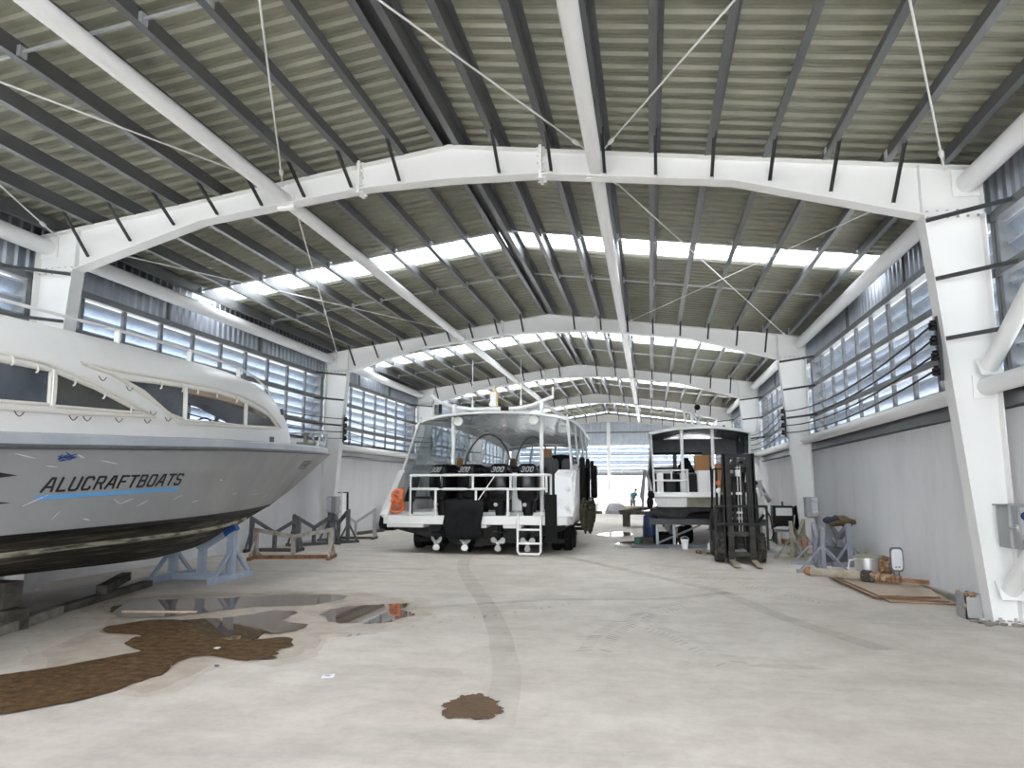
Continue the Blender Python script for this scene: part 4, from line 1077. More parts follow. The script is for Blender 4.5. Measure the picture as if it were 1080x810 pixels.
# shelf that carries the orange box
b = MB(); b.bb(-3.6, -3.05, 18.9, 19.4, 1.0, 2.0); b.build('engine_locker', 'boat_white', b2, bevel=.02)
b = MB(); b.bb(-2.98, -2.7, 20.25, 20.55, 1.0, 2.45); b.build('seat_locker', 'seat_grey', b2)
# fenders and ropes on the starboard side
for i, (y, z0, z1, r) in enumerate(((19.4, 1.0, 2.42, .075), (21.3, 1.0, 2.45, .065), (23.0, 1.0, 2.46, .055), (24.4, 1.25, 2.34, .075))):
    t = thing('boat_fender', (-1.70, y, z0), 'long black tube fender on the middle boat, %s from the stern' % ORD[i], 'fender', 'black fenders down the starboard side')
    xx = CX + b2_beam(y) + r + .01
    b = MB(); b.tube([(xx, y, z0), (xx, y, z0 + .06), (xx, y, (z0 + z1) / 2), (xx, y, z1 - .06), (xx, y, z1)], [r * .5, r, r, r, r * .5], 12); b.build('body', 'rubber', t)
    b = MB(); b.tube([(xx, y, z1 - .02), (CX + b2_beam(y) - .02, y, b2_zg(y) + .06)], .014, 6); b.build('rope', 'net_olive', t)
b = MB(); rg = random.Random(8)
for k in range(20):
    y = rg.uniform(19.0, 21.6); zt_ = rg.uniform(.95, 1.25); L = rg.uniform(.35, .85); x = -1.86 + rg.uniform(.06, .2)
    b.tube([(x + .05 * math.sin(q), y + .22 * math.sin(q) , zt_ - L * (1 - math.cos(q)) / 2 + .1 * rg.random()) for q in [j * 2 * PI / 10 for j in range(11)]], rg.uniform(.02, .04), 6)
o = tag(b.build('rope_tangle', 'net_olive'), 'tangle of dark olive ropes hanging on the starboard side below the fenders', 'ropes')
# trailer
t = thing('boat_trailer', (CX, 21, 0), 'dark low trailer with rubber tyres under the middle boat', 'trailer')
b = MB()
for x in (-5.2, -3.3): b.beam((x, 18.6, .30), (x, 27.5, .30), .10, .12)
for y in (18.8, 20.2, 22, 24.5, 27): b.beam((-6.2, y, .25), (-2.2, y, .25), .09, .10)
b.build('frame', 'black', t, smooth=False)
for y in (19.1, 19.9):
    for x in (-2.42, -2.14, -6.15):
        b = MB(); b.lathe([(.14, -.11), (.26, -.115), (.29, -.08), (.29, .08), (.26, .115), (.14, .11)], (x, y, .29), (1, 0, 0), 24); wv = b.build('wheel', 'rubber', t)
        b = MB(); b.lathe([(.0, -.06), (.14, -.09), (.14, .09), (.0, .06)], (x, y, .29), (1, 0, 0), 16); b.build('hub', 'steel_bolt', wv)

# ------------------------------------------------------------------ white boat on the right, up on a steel cradle
DX = 1.40
def b3_beam(y): return interp(y, [20, 20.8, 21.4], [1.30, 1.36, 1.56]) * (1 - max(0, (y - 25) / 7.6) ** 2.3) if y < 32.5 else .02
def b3_chine(y): return 1.22 * (1 - max(0, (y - 23) / 8.6) ** 2.2) if y < 31.5 else 0.
def b3_zg(y): return interp(y, [20.0, 20.9, 21.3, 26, 32.6], [1.50, 1.52, 2.05, 2.2, 2.6])
def b3_zk(y): return interp(y, [20, 27, 29.5, 31.5, 32.6], [.80, .80, 1.0, 1.7, 2.5])
def b3_zc(y): return max(interp(y, [20, 26, 32], [1.08, 1.12, 1.5]), b3_zk(y))
b3 = thing('cabin_boat', (DX, 26, .8), 'white cabin boat raised on a dark steel cradle behind the forklift', 'boat')
S3 = [20.05, 20.5, 20.9, 21.1, 21.3] + [21.8 + .6 * i for i in range(18)] + [32.45]
b = MB()
for s in (-1, 1):
    rows = []
    for y in S3:
        zc, zg = b3_zc(y), b3_zg(y); r = [(DX + s * lerp(b3_chine(y), b3_beam(y), u ** .8), y, lerp(zc, zg, u)) for u in (0, .3, .6, 1)]
        rows.append(r + [(DX + s * (b3_beam(y) - .08), y, zg - .01), (DX + s * (b3_beam(y) - .08), y, max(1.4, zg - .7))])
    b.loft(rows, closed=False)
y = 20.05; b.add([(DX - 1.29, y, 1.42), (DX + 1.29, y, 1.42), (DX + 1.23, y, 1.10), (DX - 1.23, y, 1.10)], [(0, 1, 2, 3)])
b.build('hull', 'boat_white_scuffed', b3)
b = MB()
for s in (-1, 1):
    rows = []
    for y in [q for q in S3 if q < 31.6]:
        zc, zk, bc = b3_zc(y), b3_zk(y), b3_chine(y) + .012
        rows.append([(DX + s * bc * u, y, zk + (zc - zk) * v) for u, v in ((0, .75), (.30, .55), (.42, .05), (.62, .0), (.88, .42), (1, 1))])
    b.loft(rows, closed=False)
y = 20.06; b.add([(DX + s * 1.232 * u, y, .8 + .28 * v) for s, u, v in [(1, 1, 1), (1, .88, .42), (1, .62, 0), (1, .42, .05), (1, .3, .55), (1, 0, .75), (-1, .3, .55), (-1, .42, .05), (-1, .62, 0), (-1, .88, .42), (-1, 1, 1)]], [tuple(range(11))])
b.build('hull_bottom', 'dark_hull', b3)
b = MB(); b.bb(DX - 1.30, DX + 1.30, 19.7, 20.6, 1.36, 1.49); b.bb(DX - 1.28, DX + 1.28, 20.5, 28, 1.38, 1.46); b.build('deck', 'boat_white', b3, smooth=False, bevel=.02)
b = MB(); b.bb(DX - .45, DX + .30, 20.0, 20.1, 1.10, 1.38); b.build('transom_door', 'olive_metal', b3, smooth=False)
# roof and posts
b = MB(); rows = []
for y in (19.7, 19.75, 21, 24, 27, 28.2):
    hw = interp(y, [19.7, 20, 26, 28.2], [1.34, 1.38, 1.30, 1.1]); z = interp(y, [19.7, 23, 27, 28.2], [3.11, 3.16, 3.1, 2.95]); up, dn = [], []
    for k in range(-8, 9):
        f = k / 8; c = .13 * (1 - f * f); dy = .35 * f * f if y < 20 else 0
        up.append((DX - .05 + f * hw, y + dy, z + c)); dn.append((DX - .05 + f * hw, y + dy, z + c - .07))
    rows.append(up + dn[::-1])
b.loft(rows); rf = b.build('hardtop', 'boat_white', b3)
b = MB(); rows = []
for y in (19.85, 22, 25, 27.8):
    hw = interp(y, [19.7, 20, 26, 28.2], [1.34, 1.38, 1.30, 1.1]) * .97; z = interp(y, [19.7, 23, 27, 28.2], [3.11, 3.16, 3.1, 2.95])
    rows.append([(DX - .05 + f / 6 * hw, y + (.35 * (f / 6) ** 2 if y < 20 else 0), z + .13 * (1 - (f / 6) ** 2) - .08) for f in range(-6, 7)])
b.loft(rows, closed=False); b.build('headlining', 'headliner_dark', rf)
for x in (.86, 1.66):
    b = MB(); b.cyl((x, 19.95, 1.46), (x, 19.95, 3.2), .045, n=12); b.build('roof_post', 'boat_white', b3)
for s in (-1, 1):
    for yb, yt in ((20.9, 20.2), (22.8, 22.4), (25, 24.4), (27.6, 26.8)): b = MB(); b.beam((DX + s * (b3_beam(yb) - .1), yb, b3_zg(yb) - .02), (DX - .05 + s * 1.3, yt, 3.12), .08, .05, up=(1, 0, 0)); b.build('cabin_pillar', 'boat_white', b3, smooth=False)
for s in (-1, 1):
    b = MB(); b.loft([[V((DX + s * (b3_beam(yb) - .1), yb, b3_zg(yb))), V((DX - .05 + s * 1.3, yt, 3.12))] for yb, yt in ((20.95, 20.3), (25, 24.4), (27.6, 26.8))], closed=False); b.build('side_pane', 'tinted_glass', b3)
b = MB()
for x0, x1 in ((DX - 1.5, DX - 1.0), (DX - .85, DX + .1), (DX + .25, DX + .75), (DX + .85, DX + 1.5)): pass
b.bb(DX - 1.45, DX + 1.45, 23.4, 23.5, 1.46, 2.05); b.bb(DX - 1.3, DX + 1.3, 23.4, 23.5, 2.62, 3.12)
for x in (DX - 1.36, DX - .62, DX + .28, DX + .42, DX + 1.2): b.bb(x - .06, x + .06, 23.4, 23.5, 2.05, 2.62)
b.build('cabin_bulkhead', 'stand_grey', b3, smooth=False)
b = MB(); b.bb(DX - 1.3, DX + .2, 23.2, 23.38, 2.62, 2.70); b.bb(DX - 1.3, DX - .2, 22.0, 22.3, 2.13, 2.2); b.bb(DX + .3, DX + .9, 22.0, 23, 1.46, 2.2); b.build('cabin_console', 'black', b3, smooth=False)
b = MB(); b.prism([(DX - .65, 22.6, 2.05), (DX - .05, 22.6, 2.05), (DX - .25, 22.6, 2.5), (DX - .42, 22.6, 2.5)], (0, .15, 0)); b.build('seat_back', 'fabric_black', b3)
# stern gate rails
b = MB(); gx0, gx1, gy = .10, .98, 19.78
b.tube([(gx0, gy, 1.47), (gx0, gy, 2.07), (gx1, gy, 2.07), (gx1, gy, 1.47)], .03, 8); b.tube([(gx0, gy, 1.80), (gx1, gy, 1.80)], .026, 8)
for x in (.28, .56, .84): b.tube([(x, gy, 2.07 if x == .56 else 1.80), (x, gy, 1.80 if x == .56 else 1.47)], .024, 8)
b.tube([(.98, gy, 2.07), (.98, 20.6, 2.07), (.98, 20.6, 1.47)], .028, 8)
b.build('stern_gate', 'boat_white', b3)
b = MB(); b.loft([rrect(DX - .85, 20.4, z, .42, .42, e=.5) for z in (1.46, 1.6, 1.85, 1.98)]); b.build('stowed_engine', 'black', b3)
b = MB(); b.bb(.80, .94, 20.0, 20.5, 1.46, 2.0); b.bb(.18, .35, 20.2, 20.5, 1.46, 2.02); b.build('stern_locker', 'boat_white', b3, smooth=False)
b = MB(); b.bb(DX - 1.1, DX + .4, 20.9, 21.0, 1.46, 1.95); b.build('engine_bulkhead', 'black', b3, smooth=False)
# roof gear
b = MB(); b.bb(1.95, 2.6, 22, 22.8, 3.25, 3.33)
b.tube([(1.28, 22.3, 3.2), (1.30, 22.3, 3.95)], .05, 8); b.tube([(1.15, 22.3, 3.2), (1.05, 22.3, 3.9)], .035, 8); b.tube([(1.6, 22.3, 3.2), (1.35, 22.3, 3.75)], .03, 8)
b.prism([(1.4, 22.4, 3.25), (2.3, 22.4, 3.25), (1.9, 22.4, 3.38), (1.45, 22.4, 3.62)], (0, .4, 0)); b.tube([(1.45, 22.3, 3.75), (1.45, 22.3, 4.05)], .035, 8)
b.build('roof_mast', 'boat_white', rf, smooth=False)
b = MB(); b.sphere((1.45, 22.25, 4.0), .09); b.build('mast_lamp', 'black', rf)
for x in (1.2, 2.1): b = MB(); b.cyl((x, 22.2, 3.28), (x + .12, 22.2, 3.42), .055); b.build('roof_horn', 'black', rf)
# draped sheets on both sides
def drape(name, m, pts_top, drop, push, label, seed, parent=None):
    rg = random.Random(seed); rows = []; n = 26
    ph = [rg.uniform(0, 6) for _ in range(4)]
    for v in range(9):
        t = v / 8; row = []
        for k in range(n + 1):
            u = k / n; p = V(pts_top[0]).lerp(V(pts_top[-1]), u); d = drop * (1 + .12 * math.sin(5 * u + ph[0]) + .08 * math.sin(11 * u + ph[1]))
            w = .05 * t * math.sin(22 * u + ph[2]) + .04 * t * math.sin(37 * u + ph[3])
            row.append(p + V(push) * (t + w * 2) + V((0, .15 * w, -d * t)))
        rows.append(row)
    b = MB(); b.loft(rows, closed=False); o = b.build(name, m)
    sd = o.modifiers.new('thick', 'SOLIDIFY'); sd.thickness = .012
    return tag(o, label, 'sheet')
drape('draped_sheet', 'fabric_grey', [(DX - 1.50, 20.6, 2.10), (DX - 1.62, 23.5, 2.18)], .95, (-.12, -.1, 0), 'crumpled grey sheet hanging over the left side of the raised boat', 4)
drape('draped_sheet', 'fabric_white', [(DX + 1.12, 20.6, 2.32), (DX + 1.62, 22.5, 2.15)], .85, (.42, -.05, 0), 'white folded sheet hanging over the right side of the raised boat', 9)
b = MB(); b.prism([(DX + 1.08, 20.3, 1.75), (DX + 1.16, 20.3, 2.28), (DX + 1.42, 20.3, 2.24), (DX + 1.60, 20.3, 1.82)], (0, .06, 0)); b.build('deck_panel', 'boat_white', b3, bevel=.02)
b = MB(); b.sphere((DX - 1.42, 19.95, 1.22), .12, (.8, .8, 1.4)); b.sphere((DX - 1.38, 19.95, 1.42), .11); tag(b.build('black_buoy', 'fabric_black'), 'black round buoy hanging off the left stern corner of the raised boat', 'buoy')
for x, y, z, w_, d_, h_, m, nm, lab in ((1.42, 20.6, 1.46 + .62, .40, .35, .42, 'cardboard', 'cardboard_box', 'brown cardboard box on the white cabinet of the raised boat'), (1.45, 20.6, 1.46, .34, .4, .62, 'boat_white', 'white_cabinet', 'small white cabinet on the stern deck below the brown box'),
                                    (1.86, 20.4, 1.46, .24, .3, .80, 'cardboard', 'cardboard_box', 'tall brown carton on the stern deck beside the forklift mast'), (2.12, 20.9, 1.92, .13, .14, .2, 'orange', 'orange_box', 'small orange box on a dark deck locker seen between the forklift mast rails'), (2.38, 20.9, 1.92, .12, .14, .24, 'paper', 'white_canister', 'white canister on deck right of the orange box')):
    b = MB(); b.bb(x - w_ / 2, x + w_ / 2, y, y + d_, z, z + h_)
    if nm == 'cardboard_box': b.bb(x - w_ / 2 - .002, x + w_ / 2 + .002, y + d_ / 2 - .03, y + d_ / 2 + .03, z + h_ * .5, z + h_ + .002)
    if nm == 'white_cabinet': b.bb(x - w_ / 2 + .03, x + w_ / 2 - .03, y - .01, y, z + .04, z + h_ - .04)
    if nm == 'white_canister': b.cyl((x, y + .1, z + h_), (x, y + .1, z + h_ + .05), .03)
    tag(b.build(nm, m, bevel=.012), lab, nm.split('_')[-1])
b = MB(); b.bb(1.98, 2.6, 20.85, 21.3, 1.46, 1.92); b.build('deck_locker', 'black', b3, smooth=False)
# cradle
t = thing('boat_cradle', (DX, 22, 0), 'dark steel cradle frame with thin legs carrying the raised white boat', 'cradle')
b = MB()
for y in (20.3, 23, 26, 29): b.beam((DX - 1.45, y, .70), (DX + 1.6, y, .70), .12, .16)
for x in (DX - .95, DX + .95): b.beam((x, 20.1, .55), (x, 29.2, .55), .12, .14)
b.build('deck_beams', 'brace', t, smooth=False)
for x in (DX - 1.25, DX - .8, DX + .8, DX + 1.45):
    for y in (20.3, 23, 26, 29):
        b = MB(); b.beam((x, y, 0), (x, y, .62), .07, .07, up=(1, 0, 0)); b.bb(x - .09, x + .09, y - .09, y + .09, 0, .02); b.build('leg', 'galv' if y < 21 else 'stand_grey', t, smooth=False)
for y in (20.3, 23):
    for x0, x1 in ((DX - 1.25, DX - .1), (DX + 1.45, DX + .3)):
        b = MB(); b.beam((x0, y, .12), (x1, y, .62), .05, .05); b.build('diagonal', 'stand_grey', t, smooth=False)
b = MB(); b.beam((DX - 1.3, 20.3, .06), (DX + 1.6, 20.3, .06), .08, .07); b.build('ground_bar', 'stand_grey', t, smooth=False)
for x, y in ((DX - .55, 21.0), (DX - .35, 22.0), (DX + .9, 21.2)):
    b = MB(); b.lathe([(.12, -.1), (.24, -.1), (.27, -.06), (.27, .06), (.24, .1), (.12, .1)], (x, y, .27), (1, .15, 0), 20); wv = b.build('wheel', 'rubber', t)
    b = MB(); b.lathe([(.0, -.05), (.12, -.08), (.12, .08), (.0, .05)], (x, y, .27), (1, .15, 0), 14); b.build('hub', 'steel_bolt', wv)
b = MB(); b.tube([(DX + .4, 19.9, 1.0), (DX + .35, 19.95, .8), (DX + .55, 20, .66), (DX + .9, 20, .60), (DX + 1.3, 20, .66), (DX + 1.5, 20.1, .9)], .04, 8); tag(b.build('black_hose', 'rubber'), 'thick black hose looping under the stern of the raised boat', 'hose')
# clutter under the raised boat
t = thing('dark_blue_drum', (-.02, 20.9, .22), 'dark navy blue drum standing on blocks under the left side of the raised boat', 'drum')
b = MB(); b.lathe([(.20, 0), (.22, .03), (.215, .25), (.225, .27), (.215, .29), (.20, .56), (.15, .62), (.0, .63)], (-.02, 20.95, .24), n=22); b.build('body', 'blue_drum', t)
b = MB(); b.lathe([(.035, 0), (.035, .06)], (.08, 20.85, .84), n=10); b.build('cap', 'black', t)
b = MB(); b.bb(-.3, .25, 20.7, 21.2, 0, .24); tag(b.build('wooden_block', 'timber_dark', bevel=.01), 'dark wooden block on the floor under the navy blue drum', 'block')
b = MB(); b.lathe([(.10, 0), (.10, .24), (.09, .25), (.0, .25)], (-.38, 20.7, 0), n=16); tag(b.build('green_tin', 'green_tin'), 'small green tin on the floor left of the navy blue drum', 'tin')
b = MB(); b.sphere((.30, 20.75, .20), .2, (1.4, 1, 1)); b.sphere((.55, 20.8, .16), .16); b.jitter(.02); tag(b.build('black_bag', 'fabric_black'), 'black bag on the floor right of the navy blue drum', 'bag')
t = thing('white_bucket', (.86, 20.05, 0), 'white bucket standing on the floor under the raised boat', 'bucket')
b = MB(); b.lathe([(.0, .01), (.08, .0), (.105, .23), (.11, .25), (.10, .25), (.075, .02)], (.86, 20.05, 0), n=20); b.build('body', 'paper', t)
b = MB(); b.tube([(.86 + .11 * math.cos(a), 20.05, .24 + .08 * math.sin(a)) for a in [PI * k / 10 for k in range(11)]], .008, 5); b.build('handle', 'steel_bolt', t)
b = MB(); b.lathe([(.0, .01), (.09, .0), (.10, .16), (.09, .17)], (1.52, 19.9, 0), n=16); tag(b.build('white_tub', 'paper'), 'small white tub on the floor beside the forklift wheel', 'tub')
b = MB(); b.bb(-.55, .5, 20.2, 20.9, .02, .06); b.bb(-.5, .45, 20.15, 20.25, .0, .05); tag(b.build('grey_plank', 'stand_grey', smooth=False), 'grey plank lying on the floor below the navy blue drum', 'plank')
# low dark trolley with pale planks, far left of the cradle
t = thing('low_trolley', (-.5, 30.6, 0), 'low dark trolley with one square leg left of the raised boat', 'trolley')
b = MB(); b.bb(-1.25, .8, 30.2, 31.4, .50, .62); b.beam((-1.25, 30.2, .62), (.4, 30.9, .80), .3, .1); b.build('top', 'timber_dark', t, smooth=False)
for x in (-1.0, .6): b = MB(); b.bb(x - .15, x + .15, 30.3, 30.7, 0.02, .5); b.build('leg', 'timber_dark', t, smooth=False)
rg = random.Random(21)
for k in range(9):
    x = -1.0 + .16 * (k % 5) + rg.uniform(-.05, .05); z = .67 + .085 * (k // 5) ; z += .05
    b = MB(); b.beam((x - .3, 31.2 - .07 * k, z + .0), (x + .75, 31.1 - .07 * k, z + rg.uniform(-.01, .05)), .15, .05)
    tag(b.build('wood_offcut', 'wood_pale', smooth=False), 'pale wood offcut in the loose heap on the low dark trolley', 'offcut', 'pale wood offcuts on the trolley')
b = MB(); b.loft([rrect(-2.05, 44.4, z, w_, d_, e=.9) for z, w_, d_ in ((0, 1.3, .9), (.2, 1.4, 1.0), (.5, 1.0, .7), (.62, .4, .3))]); b.jitter(.05); tag(b.build('grey_tarp_heap', 'fabric_grey'), 'grey covered heap on the floor at the far end of the hall', 'heap')
b = MB(); b.bb(-4.3, -2.9, 44.2, 44.5, 0, .16); tag(b.build('dark_plank', 'timber_dark', smooth=False), 'dark plank on the floor left of the grey heap', 'plank')
for x, y, r, h, m, lab in ((-4.1, 47.0, .28, .7, 'olive_metal', 'dull green pot by the far end, left of two'), (-3.5, 47.2, .25, .55, 'paper', 'white pot at the far end, right of the dull green one')):
    b = MB(); b.lathe([(r * .7, 0), (r, h * .8), (r * 1.05, h), (r * .9, h), (.0, h * .85)], (x, y, 0), n=16); tag(b.build('plant_pot', m), lab, 'pot')

# ------------------------------------------------------------------ forklift
FX, FYY = 1.90, 16.9
t = thing('forklift', (FX, FYY + 1, 0), 'dusty black forklift facing the camera with its forks lowered', 'forklift')
for s in (-1, 1):
    x = FX + s * .43
    b = MB(); b.lathe([(.15, -.09), (.27, -.10), (.305, -.07), (.305, .07), (.27, .10), (.15, .09)], (x, FYY, .305), (1, 0, 0), 30)
    for k in range(18):
        a = 2 * PI * k / 18
        for q in (-1, 1):
            a2 = a + (PI / 18 if q > 0 else 0); c = V((x + q * .05, FYY + .312 * math.cos(a2), .312 + .305 * math.sin(a2) - .0)); c.z = max(c.z, .02)
            b.box(c, (.085, .06, .035), Matrix.Rotation(a2 - PI / 2, 3, 'X') @ Matrix.Rotation(.35 * q, 3, 'Z'))
    wv = b.build('front_wheel', 'tyre_dusty', t, smooth=False)
    b = MB(); b.lathe([(.0, -.04), (.15, -.08), (.15, .08), (.0, .04)], (x, FYY, .305), (1, 0, 0), 16); b.build('hub', 'fork_dusty', wv)
    b = MB(); b.lathe([(.10, -.07), (.22, -.08), (.24, -.05), (.24, .05), (.22, .08), (.10, .07)], (x, FYY + 1.45, .245), (1, 0, 0), 22); b.build('rear_wheel', 'tyre_dusty', t)
# mast: outer and inner channels
for s in (-1, 1):
    for dx, y, z0, z1, nm in ((.30, FYY - .38, .12, 2.36, 'outer_mast_rail'), (.215, FYY - .36, .15, 2.34, 'inner_mast_rail')):
        x = FX + s * dx; b = MB(); b.bb(x - .018, x + .018, y, y + .14, z0, z1); b.bb(x - .045, x + .045, y, y + .02, z0, z1); b.bb(x - .045, x + .045, y + .12, y + .14, z0, z1)
        b.build(nm, 'fork_black', t, smooth=False)
for z in (.35, 1.02, 1.70, 2.10, 2.32): b = MB(); b.bb(FX - .33, FX + .33, FYY - .26, FYY - .20, z - .035, z + .035); b.build('mast_crossbar', 'fork_black', t, smooth=False)
b = MB(); b.cyl((FX - .10, FYY - .28, .3), (FX - .10, FYY - .28, 1.75), .035, n=12); b.cyl((FX + .10, FYY - .28, .3), (FX + .10, FYY - .28, 1.75), .035, n=12); b.build('lift_cylinder', 'fork_black', t)
b = MB()
for x in (-.03, .03): b.beam((FX + x, FYY - .40, .6), (FX + x, FYY - .40, 2.1), .02, .012, up=(1, 0, 0))
b.build('lift_chain', 'steel_bolt', t, smooth=False)
# carriage and wide guard frame
yc = FYY - .50
b = MB(); b.bb(FX - .30, FX + .30, yc, yc + .06, .16, .26); b.bb(FX - .30, FX + .30, yc, yc + .06, .58, .68)
for x in (-.2, .2): b.bb(FX + x - .03, FX + x + .03, yc + .02, yc + .12, .16, .75)
b.build('fork_carriage', 'fork_dusty', t, smooth=False)
b = MB()
for z in (.84, 1.22): b.beam((FX - .54, yc, z), (FX + .54, yc, z), .045, .05)
for s in (-1, 1): b.beam((FX + s * .53, yc, .30), (FX + s * .53, yc, 1.24), .05, .045, up=(1, 0, 0))
b.build('load_guard', 'fork_black', t, smooth=False)
for s in (-1, 1):
    x = FX + s * .22
    b = MB(); b.prism([(x - .06, yc - .05, .80), (x - .06, yc - .005, .80), (x - .06, yc - .005, .04), (x - .06, yc - .95, .045), (x - .06, yc - .95, .065), (x - .06, yc - .05, .09)], (.12, 0, 0)); b.build('fork', 'fork_dusty', t, smooth=False)
    b = MB(); b.prism([(x - .063, yc - .955, .042), (x - .063, yc - .955, .071), (x - .063, yc - .06, .097), (x - .063, yc - .06, .09), (x - .063, yc - .94, .055), (x - .063, yc - .94, .042)], (.126, 0, 0)); b.build('worn_fork_top', 'fork_blade', t, smooth=False)
b = MB(); b.bb(FX - .48, FX + .48, FYY - .05, FYY + 1.3, .30, .62); b.bb(FX - .42, FX + .42, FYY + .05, FYY + .25, .62, 1.15); b.loft([rrect(FX, FYY + 1.5, z, w_, d_, e=.35) for z, w_, d_ in ((.25, .9, .6), (.3, 1.0, .72), (.95, 1.0, .72), (1.1, .9, .6))])
b.build('chassis', 'fork_black', t, smooth=False)
b = MB(); b.bb(FX - .15, FX + .15, FYY - .18, FYY - .12, .92, 1.10); b.build('front_plate', 'olive_metal', t, smooth=False)
b = MB(); b.bb(FX - .13, FX + .13, FYY - .19, FYY - .178, 1.06, 1.09); b.bb(FX - .1, FX + .1, FYY - .19, FYY - .178, .98, 1.0); b.build('plate_marks', 'box_pale', t, smooth=False)
b = MB(); b.bb(FX - .25, FX + .25, FYY + .75, FYY + 1.2, .62, .95); b.bb(FX - .25, FX + .25, FYY + 1.15, FYY + 1.28, .9, 1.45); b.build('driver_seat', 'black', t, bevel=.03)
b = MB(); b.tube([(FX + .16 * math.cos(a), FYY + .42 + .06 * math.sin(a), 1.28 + .15 * math.sin(a)) for a in [2 * PI * k / 18 for k in range(18)]], .014, 6, closed=True); b.cyl((FX, FYY + .3, 1.05), (FX, FYY + .42, 1.28), .02); b.build('steering_wheel', 'black', t)
b = MB()
for s in (-1, 1):
    b.tube([(FX + s * .44, FYY + .1, .6), (FX + s * .43, FYY + .2, 1.3), (FX + s * .41, FYY + .35, 2.05), (FX + s * .41, FYY + 1.3, 2.05), (FX + s * .44, FYY + 1.6, 1.0)], .028, 8)
for k in range(7): b.beam((FX - .41, FYY + .4 + .15 * k, 2.05), (FX + .41, FYY + .4 + .15 * k, 2.05), .03, .02)
b.build('overhead_guard', 'fork_black', t)
for s in (-1, 1):
    b = MB(); b.sphere((FX + s * .40, FYY - .05, 1.55), .065, (1, .7, 1)); b.build('headlamp', 'lamp_white', t)
    b = MB(); b.cyl((FX + s * .40, FYY - .0, 1.72), (FX + s * .40, FYY + .1, 1.72), .05); b.build('indicator', 'orange' if s < 0 else 'black', t)
b = MB(); b.tube([(FX + .5, yc, 1.2), (FX + .60, yc + .02, 1.0), (FX + .66, yc + .03, .65), (FX + .60, yc + .03, .50), (FX + .5, yc + .02, .55)], .016, 7)
b.tube([(FX - .33, FYY - .2, 1.9), (FX - .40, FYY - .2, 1.2), (FX - .34, FYY - .2, .7)], .014, 6); b.tube([(FX + .33, FYY - .2, 1.9), (FX + .39, FYY - .2, 1.3), (FX + .34, FYY - .2, .7)], .014, 6)
b.build('hydraulic_hose', 'rubber', t)
# slippers
for i, (x, rz) in enumerate(((1.14, .4), (1.36, -.2))):
    t = thing('slipper', (x, 18.7, 0), 'brown slipper on the floor left of the forklift, %s of the pair' % ('left one' if i == 0 else 'right one'), 'slipper', 'pair of brown slippers')
    b = MB(); b.loft([[V((x, 18.7, z)) + Matrix.Rotation(rz, 3, 'Z') @ V((px, py, 0)) for px, py in [(.055 * math.cos(a) * (1 + .25 * math.sin(a)), .14 * math.sin(a)) for a in [2 * PI * k / 16 for k in range(16)]]] for z in (0, .03)]); b.build('sole', 'leather', t)
    b = MB(); b.loft([[V((x, 18.7, 0)) + Matrix.Rotation(rz, 3, 'Z') @ V((.058 * math.cos(a), yy, .03 + .06 * math.sin(a))) for a in [PI * k / 8 for k in range(9)]] for yy in (.0, .09)], closed=False); b.build('strap', 'leather', t)

# ------------------------------------------------------------------ right wall: boxes on the columns, stands, boards, clutter
def switch_box(x0, x1, y0, y1, z0, z1, label, open_door):
    t = thing('switch_box', ((x0 + x1) / 2, (y0 + y1) / 2, z0), label, 'switch box')
    b = MB(); b.bb(x0, x1, y0, y1, z0, z1); b.build('case', 'box_grey', t, smooth=False, bevel=.008)
    return t
# open box on the first right column: door swung out towards the hall
t = switch_box(4.16, 4.46, 9.62, 9.93, .92, 1.42, 'pale grey switch box with its door open on the first right column', True)
b = MB(); b.beam((4.20, 9.60, .92), (4.20, 9.60, 1.42), .02, .30, up=(0, 1, 0)); b.build('door', 'box_grey', t, smooth=False)
b = MB(); b.bb(4.13, 4.48, 9.55, 9.95, 1.42, 1.435); b.build('hood', 'box_grey', t, smooth=False)
b = MB(); b.bb(4.24, 4.46, 9.60, 9.62, .94, 1.40); b.build('front_panel', 'box_pale', t, smooth=False)
for z, n in ((1.30, 2), (1.0, 2)):
    for k in range(n):
        b = MB(); b.lathe([(.04, 0), (.05, .02), (.045, .06), (.0, .065)], (4.32 + .11 * k, 9.60, z), (0, -1, 0), 12); b.build('socket', 'steel_bolt' if z < 1.1 else 'blue_scuff', t)
b = MB(); b.cyl((4.17, 9.49, 1.17), (4.10, 9.49, 1.17), .012); b.bb(4.17, 4.19, 9.46, 9.52, 1.13, 1.21); b.build('latch', 'chrome', t)
b = MB(); b.bb(4.06, 4.10, 20.90, 21.00, .80, 1.32); 
t = switch_box(4.08, 4.38, 20.68, 20.98, .84, 1.36, 'closed grey switch box with four round sockets on the second right column', False)
b = MB(); b.bb(4.22, 4.37, 20.66, 20.68, .86, 1.34); b.build('front_panel', 'box_pale', t, smooth=False)
for x in (4.25, 4.34):
    for z in (1.28, .94):
        b = MB(); b.lathe([(.04, 0), (.05, .03), (.04, .06), (.0, .065)], (x, 20.66, z), (0, -1, 0), 12); b.build('socket', 'box_pale', t)
b = MB(); b.tube([(4.36, 20.9, .84), (4.36, 20.9, .5)], .03, 8); b.build('conduit', 'box_grey', t)
t = switch_box(-9.64, -9.34, 20.68, 20.98, .86, 1.34, 'closed grey switch box on the second left column above the dark stands', False)
b = MB(); b.bb(-9.63, -9.50, 20.66, 20.68, .88, 1.32); b.build('front_panel', 'box_pale', t, smooth=False)
for x in (-9.60, -9.53):
    for z in (1.27, .94):
        b = MB(); b.lathe([(.035, 0), (.045, .03), (.035, .06), (.0, .065)], (x, 20.66, z), (0, -1, 0), 12); b.build('socket', 'box_pale', t)
t = thing('wall_board', (-9.62, 21.6, 0), 'tall narrow white board with dark edge leaning on the second left column', 'board')
